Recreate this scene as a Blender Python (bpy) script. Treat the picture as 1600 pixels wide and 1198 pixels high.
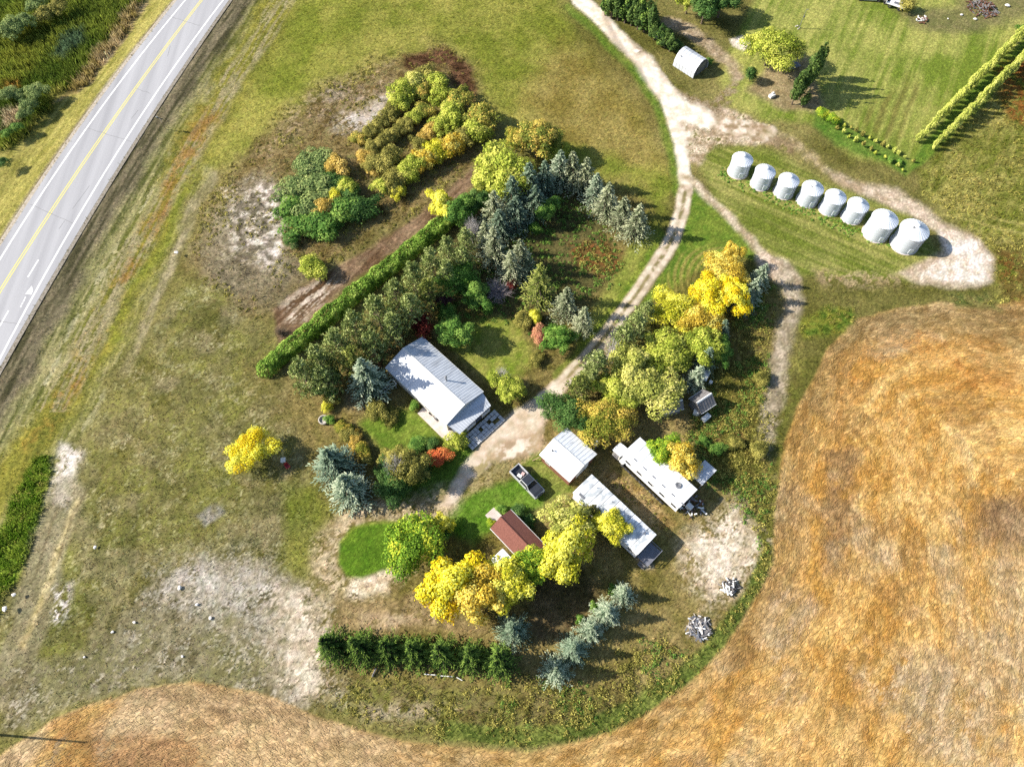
import bpy, bmesh, math, random
import numpy as np
from mathutils import Vector, Matrix
rad = math.radians
random.seed(7)
for o in list(bpy.data.objects):
    bpy.data.objects.remove(o)
S = bpy.context.scene
COL = S.collection

# ------------------------------------------------------------------ camera, sky, sun, exposure
THETA, HC, FPX = rad(63.0), 102.0, 1110.0
cam = bpy.data.objects.new('camera', bpy.data.cameras.new('camera'))
COL.objects.link(cam)
cam.location = (0, 0, HC)
cam.rotation_euler = (math.pi / 2 - THETA, 0, 0)
cam.data.sensor_width = 36.0
cam.data.lens = 36.0 * FPX / 1600.0
cam.data.clip_end = 4000.0
cam.data.clip_start = 1.0
S.camera = cam

SUN_EL = rad(33.0)
SUN_DIR = Vector((math.cos(SUN_EL), -0.075 * math.cos(SUN_EL), -math.sin(SUN_EL))).normalized()
W = bpy.data.worlds.new('World'); S.world = W; W.use_nodes = True
nt = W.node_tree; nt.nodes.clear()
sky = nt.nodes.new('ShaderNodeTexSky'); sky.sky_type = 'NISHITA'; sky.sun_disc = False
sky.sun_elevation = SUN_EL; sky.sun_rotation = math.atan2(-SUN_DIR.x, -SUN_DIR.y)
bg = nt.nodes.new('ShaderNodeBackground'); bg.inputs[1].default_value = 0.09
out = nt.nodes.new('ShaderNodeOutputWorld')
nt.links.new(sky.outputs[0], bg.inputs[0]); nt.links.new(bg.outputs[0], out.inputs[0])
sl = bpy.data.lights.new('sun', 'SUN'); sl.energy = 4.6; sl.angle = rad(0.5); sl.color = (1.0, 0.93, 0.82)
sun = bpy.data.objects.new('sun', sl); COL.objects.link(sun)
sun.rotation_euler = SUN_DIR.to_track_quat('-Z', 'Y').to_euler()
sun.location = (-60, 60, 80)
S.view_settings.view_transform = 'Standard'; S.view_settings.look = 'None'
S.view_settings.exposure = 1.12; S.view_settings.gamma = 1.0
S.cycles.max_bounces = 5; S.cycles.diffuse_bounces = 2; S.cycles.glossy_bounces = 2
S.cycles.transmission_bounces = 3; S.cycles.transparent_max_bounces = 4
S.cycles.use_denoising = False

# ------------------------------------------------------------------ survey helpers: photo pixel <-> site metres
cT, sT = math.cos(THETA), math.sin(THETA)
def ground(u, v, z=0.0):
    a = (u - 800.0) / FPX; b = -(v - 599.0) / FPX
    dy = cT + b * sT; dz = -sT + b * cT
    t = (HC - z) / (-dz)
    return (a * t, dy * t)
def at(u, v, z=0.0):
    x, y = ground(u, v, z); return Vector((x, y, z))
def proj(x, y, z=0.0):
    z = z - HC
    d = y * cT - z * sT; up = y * sT + z * cT
    return 800 + FPX * x / d, 599 - FPX * up / d
def scale_at(v, z=0.0):
    b = -(v - 599.0) / FPX
    t = (HC - z) / (sT - b * cT)
    return FPX / t

# ------------------------------------------------------------------ numpy noise
def vnoise(x, y, seed=0):
    xi = np.floor(x).astype(np.int64); yi = np.floor(y).astype(np.int64)
    xf = x - xi; yf = y - yi
    xf = xf * xf * (3 - 2 * xf); yf = yf * yf * (3 - 2 * yf)
    def h(i, j):
        n = (i * 374761393 + j * 668265263 + seed * 974634599) & 0xffffffff
        n = ((n ^ (n >> 13)) * 1274126177) & 0xffffffff
        n = (n ^ (n >> 16)) & 0xffffff
        return n / float(0xffffff)
    a = h(xi, yi); b = h(xi + 1, yi); c = h(xi, yi + 1); d = h(xi + 1, yi + 1)
    return (a * (1 - xf) + b * xf) * (1 - yf) + (c * (1 - xf) + d * xf) * yf
def fbm(x, y, seed=0, oct=4, gain=0.55):
    s = 0; a = 1; t = 0
    for i in range(oct):
        s = s + a * vnoise(x * 2 ** i + i * 17.3, y * 2 ** i - i * 9.1, seed + i); t += a; a *= gain
    return s / t
def sstep(a, b, x):
    t = np.clip((x - a) / (b - a), 0, 1); return t * t * (3 - 2 * t)
def lin(c):
    c = np.asarray(c, float) / 255.0
    return np.where(c <= 0.04045, c / 12.92, ((c + 0.055) / 1.055) ** 2.4)
EXPO = 1.62           # sunlit flat ground: picture value over albedo
def alb(c):           # colour seen sunlit (0..255) -> albedo
    return np.clip(lin(c) / EXPO, 0.004, 0.85)
def seg_dist(U, V, pts, closed=False, want_s=False):
    best = np.full(U.shape, 1e9); sbest = np.zeros(U.shape); sd = np.zeros(U.shape); acc = 0.0
    n = len(pts); rng = range(n if closed else n - 1)
    for i in rng:
        x0, y0 = pts[i]; x1, y1 = pts[(i + 1) % n]
        dx, dy = x1 - x0, y1 - y0; L2 = dx * dx + dy * dy + 1e-9
        t = np.clip(((U - x0) * dx + (V - y0) * dy) / L2, 0, 1)
        ex = U - (x0 + t * dx); ey = V - (y0 + t * dy)
        d = np.sqrt(ex * ex + ey * ey)
        m = d < best
        best = np.where(m, d, best)
        if want_s:
            L = math.sqrt(L2)
            sbest = np.where(m, acc + t * L, sbest)
            sd = np.where(m, np.sign(dx * ey - dy * ex), sd); acc += L
    return (best, sbest, sd) if want_s else best
def inside(U, V, pts):
    r = np.zeros(U.shape, bool); n = len(pts)
    for i in range(n):
        x0, y0 = pts[i]; x1, y1 = pts[(i + 1) % n]
        if y0 == y1: continue
        c = ((y0 > V) != (y1 > V)) & (U < (x1 - x0) * (V - y0) / (y1 - y0) + x0)
        r ^= c
    return r

# ------------------------------------------------------------------ object helpers
def tag(o, label=None, cat=None, group=None, kind=None):
    if label: o['label'] = label
    if cat: o['category'] = cat
    if group: o['group'] = group
    if kind: o['kind'] = kind
    return o
def empty(name, loc=(0, 0, 0), rz=0.0, label=None, cat=None, group=None):
    o = bpy.data.objects.new(name, None); COL.objects.link(o)
    o.empty_display_size = 0.3
    o.location = loc; o.rotation_euler = (0, 0, rz)
    return tag(o, label, cat, group)
def link(name, me, parent=None):
    o = bpy.data.objects.new(name, me); COL.objects.link(o)
    if parent: o.parent = parent
    return o
def np_mesh(name, verts, quads, mat=None, vcol=None, ftint=None, smooth=False, nper=4):
    me = bpy.data.meshes.new(name)
    verts = np.asarray(verts, np.float32); quads = np.asarray(quads, np.int32)
    n = len(quads)
    me.vertices.add(len(verts)); me.vertices.foreach_set('co', verts.ravel())
    me.loops.add(n * nper); me.loops.foreach_set('vertex_index', quads.ravel())
    me.polygons.add(n)
    me.polygons.foreach_set('loop_start', np.arange(0, n * nper, nper, dtype=np.int32))
    me.polygons.foreach_set('loop_total', np.full(n, nper, np.int32))
    if smooth: me.polygons.foreach_set('use_smooth', np.ones(n, bool))
    me.update(calc_edges=True)
    if vcol is not None:
        a = me.attributes.new('Col', 'FLOAT_COLOR', 'POINT')
        c = np.ones((len(verts), 4), np.float32); c[:, :3] = vcol
        a.data.foreach_set('color', c.ravel())
    if ftint is not None:
        a = me.attributes.new('tint', 'FLOAT', 'FACE')
        a.data.foreach_set('value', np.asarray(ftint, np.float32))
    if mat: me.materials.append(mat)
    return me
class MB:
    """collects boxes, bars, tubes and polygons, links them as ONE mesh object"""
    def __init__(s): s.v = []; s.f = []; s.m = []
    def poly(s, pts, m=0):
        b = len(s.v); s.v += [tuple(p) for p in pts]; s.f.append(tuple(range(b, b + len(pts)))); s.m.append(m)
    def hexa(s, p, m=0):      # 8 points: bottom 4, top 4
        b = len(s.v); s.v += [tuple(q) for q in p]
        for f in ((3, 2, 1, 0), (4, 5, 6, 7), (0, 1, 5, 4), (1, 2, 6, 5), (2, 3, 7, 6), (3, 0, 4, 7)):
            s.f.append(tuple(b + i for i in f)); s.m.append(m)
    def box(s, c, d, m=0, rz=0.0, M=None):
        hx, hy, hz = d[0] / 2, d[1] / 2, d[2] / 2
        R = Matrix.Rotation(rz, 3, 'Z') if M is None else M
        c = Vector(c)
        P = [c + R @ Vector((x * hx, y * hy, z * hz)) for z in (-1, 1) for x, y in ((-1, -1), (1, -1), (1, 1), (-1, 1))]
        s.hexa(P, m)
    def tube(s, p0, p1, r0, r1=None, n=8, m=0, cap=True):
        r1 = r0 if r1 is None else r1
        p0, p1 = Vector(p0), Vector(p1); ax = (p1 - p0)
        if ax.length < 1e-6: return
        q = ax.to_track_quat('Z', 'Y'); b = len(s.v)
        for p, r in ((p0, r0), (p1, r1)):
            for i in range(n):
                a = 2 * math.pi * i / n
                s.v.append(tuple(p + q @ Vector((r * math.cos(a), r * math.sin(a), 0))))
        for i in range(n):
            j = (i + 1) % n; s.f.append((b + i, b + j, b + n + j, b + n + i)); s.m.append(m)
        if cap:
            s.f.append(tuple(b + n + i for i in range(n))); s.m.append(m)
            s.f.append(tuple(b + n - 1 - i for i in range(n))); s.m.append(m)
    def lathe(s, prof, n=48, m=0, c=(0, 0, 0)):
        b = len(s.v)
        for r, z in prof:
            for i in range(n):
                a = 2 * math.pi * i / n; s.v.append((c[0] + r * math.cos(a), c[1] + r * math.sin(a), c[2] + z))
        for k in range(len(prof) - 1):
            for i in range(n):
                j = (i + 1) % n
                s.f.append((b + k * n + i, b + k * n + j, b + (k + 1) * n + j, b + (k + 1) * n + i)); s.m.append(m)
    def torus(s, c, R, r, M=None, n=14, k=8, m=0):
        b = len(s.v); c = Vector(c); M = M or Matrix.Identity(3)
        for i in range(n):
            a = 2 * math.pi * i / n
            for j in range(k):
                t = 2 * math.pi * j / k
                p = Vector(((R + r * math.cos(t)) * math.cos(a), (R + r * math.cos(t)) * math.sin(a), r * math.sin(t)))
                s.v.append(tuple(c + M @ p))
        for i in range(n):
            for j in range(k):
                i2, j2 = (i + 1) % n, (j + 1) % k
                s.f.append((b + i * k + j, b + i2 * k + j, b + i2 * k + j2, b + i * k + j2)); s.m.append(m)
    def build(s, name, mats, parent=None, smooth=False, bevel=0.0):
        me = bpy.data.meshes.new(name); me.from_pydata(s.v, [], s.f)
        for mt in (mats if isinstance(mats, (list, tuple)) else [mats]): me.materials.append(mt)
        me.polygons.foreach_set('material_index', s.m)
        if smooth: me.polygons.foreach_set('use_smooth', [True] * len(s.f))
        me.update()
        o = link(name, me, parent)
        if bevel:
            b = o.modifiers.new('bevel', 'BEVEL'); b.width = bevel; b.segments = 2; b.limit_method = 'ANGLE'
        return o

# ------------------------------------------------------------------ materials
def new_mat(name):
    m = bpy.data.materials.new(name); m.use_nodes = True
    return m, m.node_tree, m.node_tree.nodes['Principled BSDF']
def pmat(name, c1, c2=None, scale=3.0, rough=0.6, metal=0.0, bump=0.0, stretch=(1, 1, 1), spec=0.4, detail=4, lo=0.35, hi=0.65):
    """noise-mottled painted / metal / wood surface, colours in linear albedo"""
    m, t, p = new_mat(name); c2 = c2 or tuple(x * 0.75 for x in c1)
    tc = t.nodes.new('ShaderNodeTexCoord'); mp = t.nodes.new('ShaderNodeMapping'); mp.inputs['Scale'].default_value = stretch
    nz = t.nodes.new('ShaderNodeTexNoise'); nz.inputs['Scale'].default_value = scale; nz.inputs['Detail'].default_value = detail
    r = t.nodes.new('ShaderNodeValToRGB')
    r.color_ramp.elements[0].position = lo; r.color_ramp.elements[1].position = hi
    r.color_ramp.elements[0].color = (*c2, 1); r.color_ramp.elements[1].color = (*c1, 1)
    L = t.links.new
    L(tc.outputs['Object'], mp.inputs[0]); L(mp.outputs[0], nz.inputs['Vector']); L(nz.outputs['Fac'], r.inputs[0]); L(r.outputs[0], p.inputs['Base Color'])
    p.inputs['Roughness'].default_value = rough; p.inputs['Metallic'].default_value = metal; p.inputs['Specular IOR Level'].default_value = spec
    if bump:
        b = t.nodes.new('ShaderNodeBump'); b.inputs['Strength'].default_value = bump; b.inputs['Distance'].default_value = 0.05
        L(nz.outputs['Fac'], b.inputs['Height']); L(b.outputs[0], p.inputs['Normal'])
    return m
def ground_mat(name, fine=7.0, amp=0.35, bump=0.5, bdist=0.12, rough=0.95):
    m, t, p = new_mat(name); L = t.links.new
    at_ = t.nodes.new('ShaderNodeAttribute'); at_.attribute_name = 'Col'
    tc = t.nodes.new('ShaderNodeTexCoord')
    n1 = t.nodes.new('ShaderNodeTexNoise'); n1.inputs['Scale'].default_value = fine; n1.inputs['Detail'].default_value = 3; n1.inputs['Roughness'].default_value = 0.7
    mr = t.nodes.new('ShaderNodeMapRange'); mr.inputs[1].default_value = 0.25; mr.inputs[2].default_value = 0.75
    mr.inputs[3].default_value = 1 - amp; mr.inputs[4].default_value = 1 + amp
    mx = t.nodes.new('ShaderNodeMix'); mx.data_type = 'RGBA'; mx.blend_type = 'MULTIPLY'; mx.inputs[0].default_value = 1
    L(tc.outputs['Object'], n1.inputs['Vector']); L(n1.outputs['Fac'], mr.inputs[0])
    L(at_.outputs['Color'], mx.inputs[6]); L(mr.outputs[0], mx.inputs[7]); L(mx.outputs[2], p.inputs['Base Color'])
    p.inputs['Roughness'].default_value = rough; p.inputs['Specular IOR Level'].default_value = 0.1
    b = t.nodes.new('ShaderNodeBump'); b.inputs['Strength'].default_value = bump; b.inputs['Distance'].default_value = bdist
    L(n1.outputs['Fac'], b.inputs['Height']); L(b.outputs[0], p.inputs['Normal'])
    return m
def leaf_mat(name, dark, mid, light, trans=0.35, rnd=0.16):
    """leaf colour follows the per-leaf tint; small change from plant to plant"""
    m, t, p = new_mat(name); L = t.links.new
    a = t.nodes.new('ShaderNodeAttribute'); a.attribute_name = 'tint'
    oi = t.nodes.new('ShaderNodeObjectInfo')
    ma = t.nodes.new('ShaderNodeMath'); ma.operation = 'MULTIPLY_ADD'; ma.inputs[1].default_value = rnd; ma.inputs[2].default_value = -rnd / 2
    ad = t.nodes.new('ShaderNodeMath'); ad.operation = 'ADD'
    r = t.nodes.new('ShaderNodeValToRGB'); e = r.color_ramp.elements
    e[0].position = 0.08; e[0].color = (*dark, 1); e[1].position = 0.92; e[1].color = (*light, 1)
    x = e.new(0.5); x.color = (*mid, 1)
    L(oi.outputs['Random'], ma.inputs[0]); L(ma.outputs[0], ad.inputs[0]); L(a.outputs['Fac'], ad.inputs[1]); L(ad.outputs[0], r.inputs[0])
    L(r.outputs[0], p.inputs['Base Color']); p.inputs['Roughness'].default_value = 0.75; p.inputs['Specular IOR Level'].default_value = 0.15
    tr = t.nodes.new('ShaderNodeBsdfTranslucent'); ms = t.nodes.new('ShaderNodeMixShader'); ms.inputs[0].default_value = trans
    o = t.nodes['Material Output']
    L(r.outputs[0], tr.inputs[0]); L(p.outputs[0], ms.inputs[1]); L(tr.outputs[0], ms.inputs[2]); L(ms.outputs[0], o.inputs[0])
    return m
def blade_mat(name, trans=0.25):
    m, t, p = new_mat(name); L = t.links.new
    a = t.nodes.new('ShaderNodeAttribute'); a.attribute_name = 'Col'
    L(a.outputs['Color'], p.inputs['Base Color']); p.inputs['Roughness'].default_value = 0.85; p.inputs['Specular IOR Level'].default_value = 0.1
    tr = t.nodes.new('ShaderNodeBsdfTranslucent'); ms = t.nodes.new('ShaderNodeMixShader'); ms.inputs[0].default_value = trans
    L(a.outputs['Color'], tr.inputs[0]); L(p.outputs[0], ms.inputs[1]); L(tr.outputs[0], ms.inputs[2]); L(ms.outputs[0], t.nodes['Material Output'].inputs[0])
    return m
# ================================================================== SETTING: ground, tracks, field, highway
STEP = 0.25
gx = np.arange(-140, 140, STEP); gy = np.arange(-16, 190, STEP)
NX, NY = len(gx), len(gy)
X, Y = np.meshgrid(gx, gy)                    # (NY, NX)
U, V = proj(X, Y)
KEEP = (np.abs(X) < 84 + 0.38 * (Y + 16))
n6 = fbm(X / 6, Y / 6, 3, 3) - 0.5; n6b = fbm(X / 6, Y / 6, 11, 3) - 0.5
n15 = fbm(X / 1.3, Y / 1.3, 21, 3) - 0.5; n15b = fbm(X / 1.3, Y / 1.3, 31, 3) - 0.5
WU = U + n6 * 26 + n15 * 9; WV = V + n6b * 26 + n15b * 9
HALFU = U + n15 * 8; HALFV = V + n15b * 8
grain = np.random.RandomState(1).rand(NY, NX)
big = fbm(X / 22, Y / 22, 51, 4); med = fbm(X / 5, Y / 5, 61, 4); sml = fbm(X / 1.1, Y / 1.1, 71, 3)

C = np.zeros((NY, NX, 3)); DEN = np.zeros((NY, NX)); HGT = np.full((NY, NX), 0.25); RGH = np.full((NY, NX), 0.10)
CLS = np.zeros((NY, NX), int)
def mix2(a, b, t): return a + (b - a) * t[..., None]
def blend(noise, con): return np.clip((noise - 0.5) * con + 0.5, 0, 1)
C[:] = mix2(alb((104, 102, 46)), alb((150, 141, 84)), blend(0.6 * big + 0.4 * med, 3.2))
DEN[:] = 0.6
def region(poly, warp=1.0, feather=6.0, closed=True, width=None):
    """soft mask in 0..1 of a polygon (or of a stroke along a polyline), surveyed on the photo"""
    uu = U + (WU - U) * warp; vv = V + (WV - V) * warp
    p = np.array(poly, float); pad = feather + 30 * warp + (width or 0) + 4
    idx = (U > p[:, 0].min() - pad) & (U < p[:, 0].max() + pad) & (V > p[:, 1].min() - pad) & (V < p[:, 1].max() + pad) & KEEP
    m = np.zeros(U.shape)
    if not idx.any(): return m
    u, v = uu[idx], vv[idx]
    d = seg_dist(u, v, poly, closed and width is None)
    s = (width / 2 - d) if width is not None else np.where(inside(u, v, poly), d, -d)
    m[idx] = sstep(-feather, feather, s)
    return m
def paint(m, ca, cb, noise=None, con=3.0, w=1.0, den=None, hgt=None, rgh=None, cls=None):
    global C, DEN, HGT, RGH, CLS
    noise = med if noise is None else noise
    col = mix2(alb(ca), alb(cb), blend(noise, con)); k = (m * w)[..., None]
    C = C * (1 - k) + col * k
    mm = m * w
    if den is not None: DEN = DEN * (1 - mm) + den * mm
    if hgt is not None: HGT = HGT * (1 - mm) + hgt * mm
    if rgh is not None: RGH = RGH * (1 - mm) + rgh * mm
    if cls is not None: CLS = np.where(m > 0.5, cls, CLS)
fineN = .40 * fbm(X / 2.6, Y / 2.6, 501, 3) + .38 * fbm(X / .7, Y / .7, 511, 2) + .22 * grain
def faded(m, t, soft=.09): return m * sstep(t - soft, t + soft, fineN)
def patchy(m, noise, t, soft=0.06): return m * sstep(t - soft, t + soft, noise + (grain - .5) * .16)
mixn = 0.5 * med + 0.5 * sml

# --- the highway lines, as curves x(y) through surveyed points
def fitline(pts):
    P = np.array([ground(*p) for p in pts]); c = np.polyfit(P[:, 1], P[:, 0], 2); return lambda y: np.polyval(c, y)
edgeL = fitline([(277, 0), (55, 300), (0, 385)]); edgeR = fitline([(358, 0), (160, 300), (0, 573)])
lineL = fitline([(290, 0), (67, 300), (0, 405)]); lineR = fitline([(349, 0), (145, 300), (0, 560)])
lineY = fitline([(315.5, 0), (100, 300), (0, 455)])
DR = X - edgeR(Y); DL = edgeL(Y) - X          # metres right / left of the asphalt, measured along x
K = 0.86                                        # x run -> distance square to the road
DR, DL = DR * K, DL * K
ONROAD = (DR < 0) & (DL < 0)
# embankment and ditch
Z = np.zeros((NY, NX))
Z += np.where(DR > 0, -0.95 * sstep(0, 7, DR) + 0.95 * sstep(13, 27, DR), 0)
Z += np.where(DL > 0, -1.3 * sstep(0, 7, DL), 0)
along = Y * 0.8 + X * 0.6
rowR = fbm(along / 7, DR / 0.45, 81, 3); rowR2 = fbm(along / 3, DR / 0.8, 83, 3)
sideR = (DR > 0) & (V < 1100)
mR = sstep(0, 0.8, DR) * (1 - sstep(13, 17, DR + n6 * 5)) * (V < 980)
paint(mR, (108, 112, 54), (180, 172, 118), rowR, 3.4, den=0.5, hgt=0.2)
paint(patchy(mR * sstep(5, 7, DR), rowR2, 0.60), (206, 198, 158), (176, 166, 120), rowR, w=0.8)
paint(sstep(0, 0.4, DR) * (1 - sstep(3.2, 5.5, DR + n6 * 3)) * (V < 980), (88, 84, 56), (146, 134, 104), rowR, 3.2, den=0.3)
mL = sstep(0, 0.6, DL)
rowL = fbm(along / 8, DL / 0.9, 91, 3)
paint(mL, (140, 136, 62), (182, 172, 96), 0.6 * rowL + 0.4 * med, 3.0, den=0.5, hgt=0.2)
paint(sstep(0, .3, DL) * (1 - sstep(0.8, 1.6, DL)), (170, 160, 130), (140, 128, 96), rowL)

paint(patchy(region([(450, -20), (395, 45), (345, 115), (325, 140)], .8, 8, width=26), rowR2, .42), (222, 210, 186), (176, 164, 128), rowR, w=.85)
# --- slough beyond the road
reedP = [(-60, -60), (232, -60), (215, 10), (168, 70), (132, 122), (95, 132), (80, 138), (78, 165), (52, 178), (40, 205), (0, 225), (-60, 235)]
mReed = region(reedP, 0.5, 5)
paint(mReed, (78, 98, 34), (120, 132, 52), None, 3, den=1, hgt=0.9)
paint(region([(-40, 40), (60, 30), (110, 55), (40, 110), (-40, 130)], 1, 14), (150, 150, 60), (120, 130, 50), w=0.6)
paint(region([(95, 55), (128, 35), (132, 60), (100, 90), (80, 85)], 0.5, 7), (70, 95, 66), (90, 110, 80))
paint(region([(0, 120), (30, 120), (20, 138), (0, 140)], 0.5, 6), (170, 120, 60), (130, 120, 50))
paint(region([(0, 168), (30, 162), (22, 190), (0, 205)], 0.5, 6), (196, 176, 146), (160, 140, 90))
paint(region([(232, -10), (222, 12), (172, 75), (140, 122), (90, 145), (80, 152), (104, 128), (160, 60), (205, 0)], 0.5, 3), (200, 176, 142), (150, 130, 80), mixn, w=0.8, den=0.2)

# --- the meadow between highway and yard
paint(region([(430, -40), (860, -40), (900, 60), (1000, 180), (1045, 260), (1040, 330), (960, 300), (860, 230), (760, 170), (700, 100), (560, 130), (440, 190), (330, 260), (300, 250), (360, 110)], 1, 14),
      (124, 132, 46), (170, 164, 82), 0.5 * big + 0.5 * med, 3.2, den=0.7, hgt=0.3)
paint(region([(880, 60), (960, 110), (1010, 180), (1040, 250), (980, 270), (860, 230), (810, 160)], 1, 30), (138, 118, 60), (158, 140, 82), med, 2.5, w=0.75)
paint(region([(860, 230), (950, 240), (1040, 290), (1030, 370), (1000, 400)], 1, 16), (118, 132, 44), (150, 152, 66), med)
mMound = region([(310, 330), (360, 250), (440, 190), (520, 128), (600, 92), (690, 72), (735, 100), (748, 150), (770, 200), (740, 270), (650, 340), (560, 380), (500, 440), (440, 470), (400, 500), (330, 470), (290, 420)], 1.4, 24)
paint(mMound, (116, 100, 56), (172, 152, 104), mixn, 3.4, den=0.9, hgt=0.5)
paint(patchy(mMound, sml * .5 + med * .5, 0.60), (84, 92, 40), (120, 120, 60), w=0.7)
paint(faded(region([(560, 155), (604, 138), (610, 165), (588, 198), (545, 210), (525, 190)], 1.4, 14), .42), (228, 218, 210), (186, 172, 152), mixn, den=0.1)
paint(faded(region([(480, 150), (560, 110), (620, 100), (600, 140), (520, 180), (420, 250), (400, 240)], 1.4, 20), .54), (190, 170, 142), (160, 140, 106), sml, w=.8)
paint(region([(500, 150), (530, 135), (545, 150), (510, 165)], 1, 8), (196, 184, 170), (150, 136, 110), mixn, w=.7)
paint(region([(625, 85), (700, 72), (735, 110), (742, 150), (715, 140), (690, 98), (640, 112)], 0.8, 6), (84, 58, 36), (124, 92, 66), sml, den=1, hgt=0.6)
mW = region([(335, 340), (370, 290), (430, 280), (445, 330), (440, 380), (480, 430), (430, 470), (370, 470), (330, 440), (310, 390)], 1.4, 26)
paint(mW, (150, 138, 108), (190, 178, 150), mixn, 3, w=0.85, den=0.6)
paint(faded(region([(340, 300), (430, 285), (446, 350), (440, 410), (360, 400)], 1.4, 20), .50), (226, 216, 202), (190, 176, 156), sml, den=0.1)
paint(faded(region([(414, 295), (442, 300), (442, 350), (436, 405), (412, 405)], 1.2, 12), .40), (244, 234, 222), (206, 190, 172), sml, den=0.05)
paint(patchy(mW, sml, 0.52), (96, 84, 60), (70, 66, 44), w=0.7)
mBr = region([(432, 520), (428, 480), (470, 450), (560, 395), (640, 345), (735, 262), (752, 275), (700, 330), (600, 400), (500, 485), (440, 545)], 0.5, 5)
tr_n = fbm(along / 4, (X * 0.8 - Y * 0.6) / 0.6, 101, 3)
paint(mBr, (104, 80, 56), (160, 134, 106), 0.5 * tr_n + 0.5 * med, 3.2, den=0.25, hgt=0.25)
paint(patchy(region([(440, 470), (520, 430), (540, 440), (470, 500), (445, 500)], 0.8, 8), tr_n, 0.42), (212, 196, 178), (176, 156, 134), sml, den=0.05)

# --- ditch band: rust and yellow-green growth, the pale track beside it
band = [(430, 10), (395, 60), (345, 145), (305, 215), (255, 320), (205, 425), (150, 525), (100, 615), (45, 690), (0, 750), (-40, 800)]
paint(region(band, 1, 16, width=58), (114, 116, 46), (156, 150, 62), .5 * mixn + .5 * rowR2, 3.2, den=0.7, hgt=0.26)
paint(patchy(sstep(7, 8.5, DR + n6 * 2) * (1 - sstep(11, 13, DR + n6 * 2)) * (V < 640), rowR, .46, .1), (190, 176, 140), (158, 148, 112), rowR2, w=.7)
rust = [(330, 165), (262, 290), (215, 385), (165, 475), (135, 540), (105, 590), (70, 650), (45, 690)]
paint(patchy(region(rust, 1.3, 10, width=32), mixn, 0.54, 0.1), (140, 104, 46), (164, 130, 60), sml, 3, w=0.5)
paint(patchy(region(rust, 1.2, 8, width=14), med, 0.58), (128, 78, 40), (150, 98, 50), w=0.45)
paint(patchy(region([(300, 255), (250, 380), (205, 440), (170, 520)], 1, 6, width=16), med, 0.42), (152, 154, 56), (130, 140, 50), w=0.6)
paint(region([(330, 270), (290, 340), (272, 395), (240, 460), (208, 545), (190, 590)], 0.6, 5, width=16), (176, 164, 130), (132, 124, 84), rowR2, w=0.8, den=0.3)
rush = [(-40, 980), (-20, 860), (10, 780), (45, 715), (72, 705), (70, 745), (50, 830), (25, 890), (0, 960)]
paint(region(rush, 0.6, 4), (98, 128, 34), (140, 156, 60), sml, den=1, hgt=0.7)

# --- west meadow
mWM = region([(300, 420), (420, 520), (480, 620), (520, 700), (520, 780), (500, 860), (440, 920), (300, 900), (160, 1010), (60, 1050), (-60, 1100), (-60, 1000), (60, 880), (110, 700), (200, 560)], 1, 16)
paint(mWM, (112, 108, 50), (158, 148, 96), 0.5 * med + 0.3 * big + 0.2 * sml, 3.6, den=0.8, hgt=0.28)
paint(patchy(mWM, big * .6 + med * .4, 0.52, 0.1), (98, 108, 36), (128, 132, 52), w=0.65)
paint(patchy(mWM, fbm(X / 4, Y / 4, 131, 3), 0.57, 0.1), (158, 146, 112), (130, 120, 84), w=0.6)
paint(faded(mWM, .63, .06), (190, 184, 146), (166, 160, 112), sml, w=.5)
paint(patchy(mWM, fbm(X / 2.2, Y / 2.2, 521, 3), .58, .05), (84, 88, 40), (104, 102, 54), w=.5)
paint(region([(380, 560), (470, 560), (500, 640), (470, 690), (420, 660), (380, 620)], 1, 22), (150, 132, 84), (124, 114, 62), mixn, w=0.5)
paint(region([(440, 760), (500, 740), (520, 800), (480, 900), (440, 880)], 1, 18), (112, 124, 40), (140, 142, 60), med, w=0.7)
paint(faded(region([(96, 684), (122, 698), (108, 742), (98, 800), (74, 780), (76, 730)], 1.0, 10), .36), (242, 232, 222), (200, 188, 170), mixn, den=0.05)
tw = [(100, 770), (75, 840), (62, 900), (45, 960), (20, 1030), (0, 1080)]
paint(region(tw, 0.7, 8, width=60), (140, 130, 102), (172, 162, 134), mixn, w=0.7, den=0.4)
paint(region([(118, 780), (92, 850), (72, 905), (48, 960), (28, 1010)], 0.5, 5, width=12), (212, 196, 150), (168, 152, 104), sml, w=0.9, den=0.4)
paint(region([(140, 750), (112, 800), (88, 870)], 0.3, 2, width=3), (90, 80, 54), (110, 96, 66), w=0.7)
paint(region([(84, 790), (62, 860), (48, 900)], 0.3, 2, width=3), (90, 80, 54), (110, 96, 66), w=0.7)
paint(patchy(region([(70, 920), (110, 910), (100, 960), (72, 975)], 1, 8), mixn, 0.45), (206, 198, 190), (160, 150, 132))
mSW = region([(250, 900), (320, 870), (430, 880), (490, 930), (520, 960), (505, 1080), (480, 1110), (400, 1085), (300, 1060), (180, 1075), (100, 1100), (0, 1150), (-20, 1040), (120, 1020)], 1, 16)
paint(mSW, (116, 108, 74), (166, 156, 124), 0.45 * med + 0.55 * sml, 3.4, den=0.7, hgt=0.22)
paint(patchy(mSW, big * .4 + med * .6, 0.54, 0.08), (92, 98, 46), (120, 118, 66), w=0.6)
paint(faded(region([(225, 890), (340, 860), (440, 880), (490, 940), (440, 990), (330, 970), (240, 940)], 1.6, 36), .47), (214, 206, 196), (176, 166, 150), sml, den=0.3, w=.55)
paint(faded(region([(280, 905), (340, 885), (430, 900), (462, 940), (420, 962), (330, 945)], 1.4, 24), .40), (222, 214, 202), (180, 170, 154), sml, den=0.2, w=.6)
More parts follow.
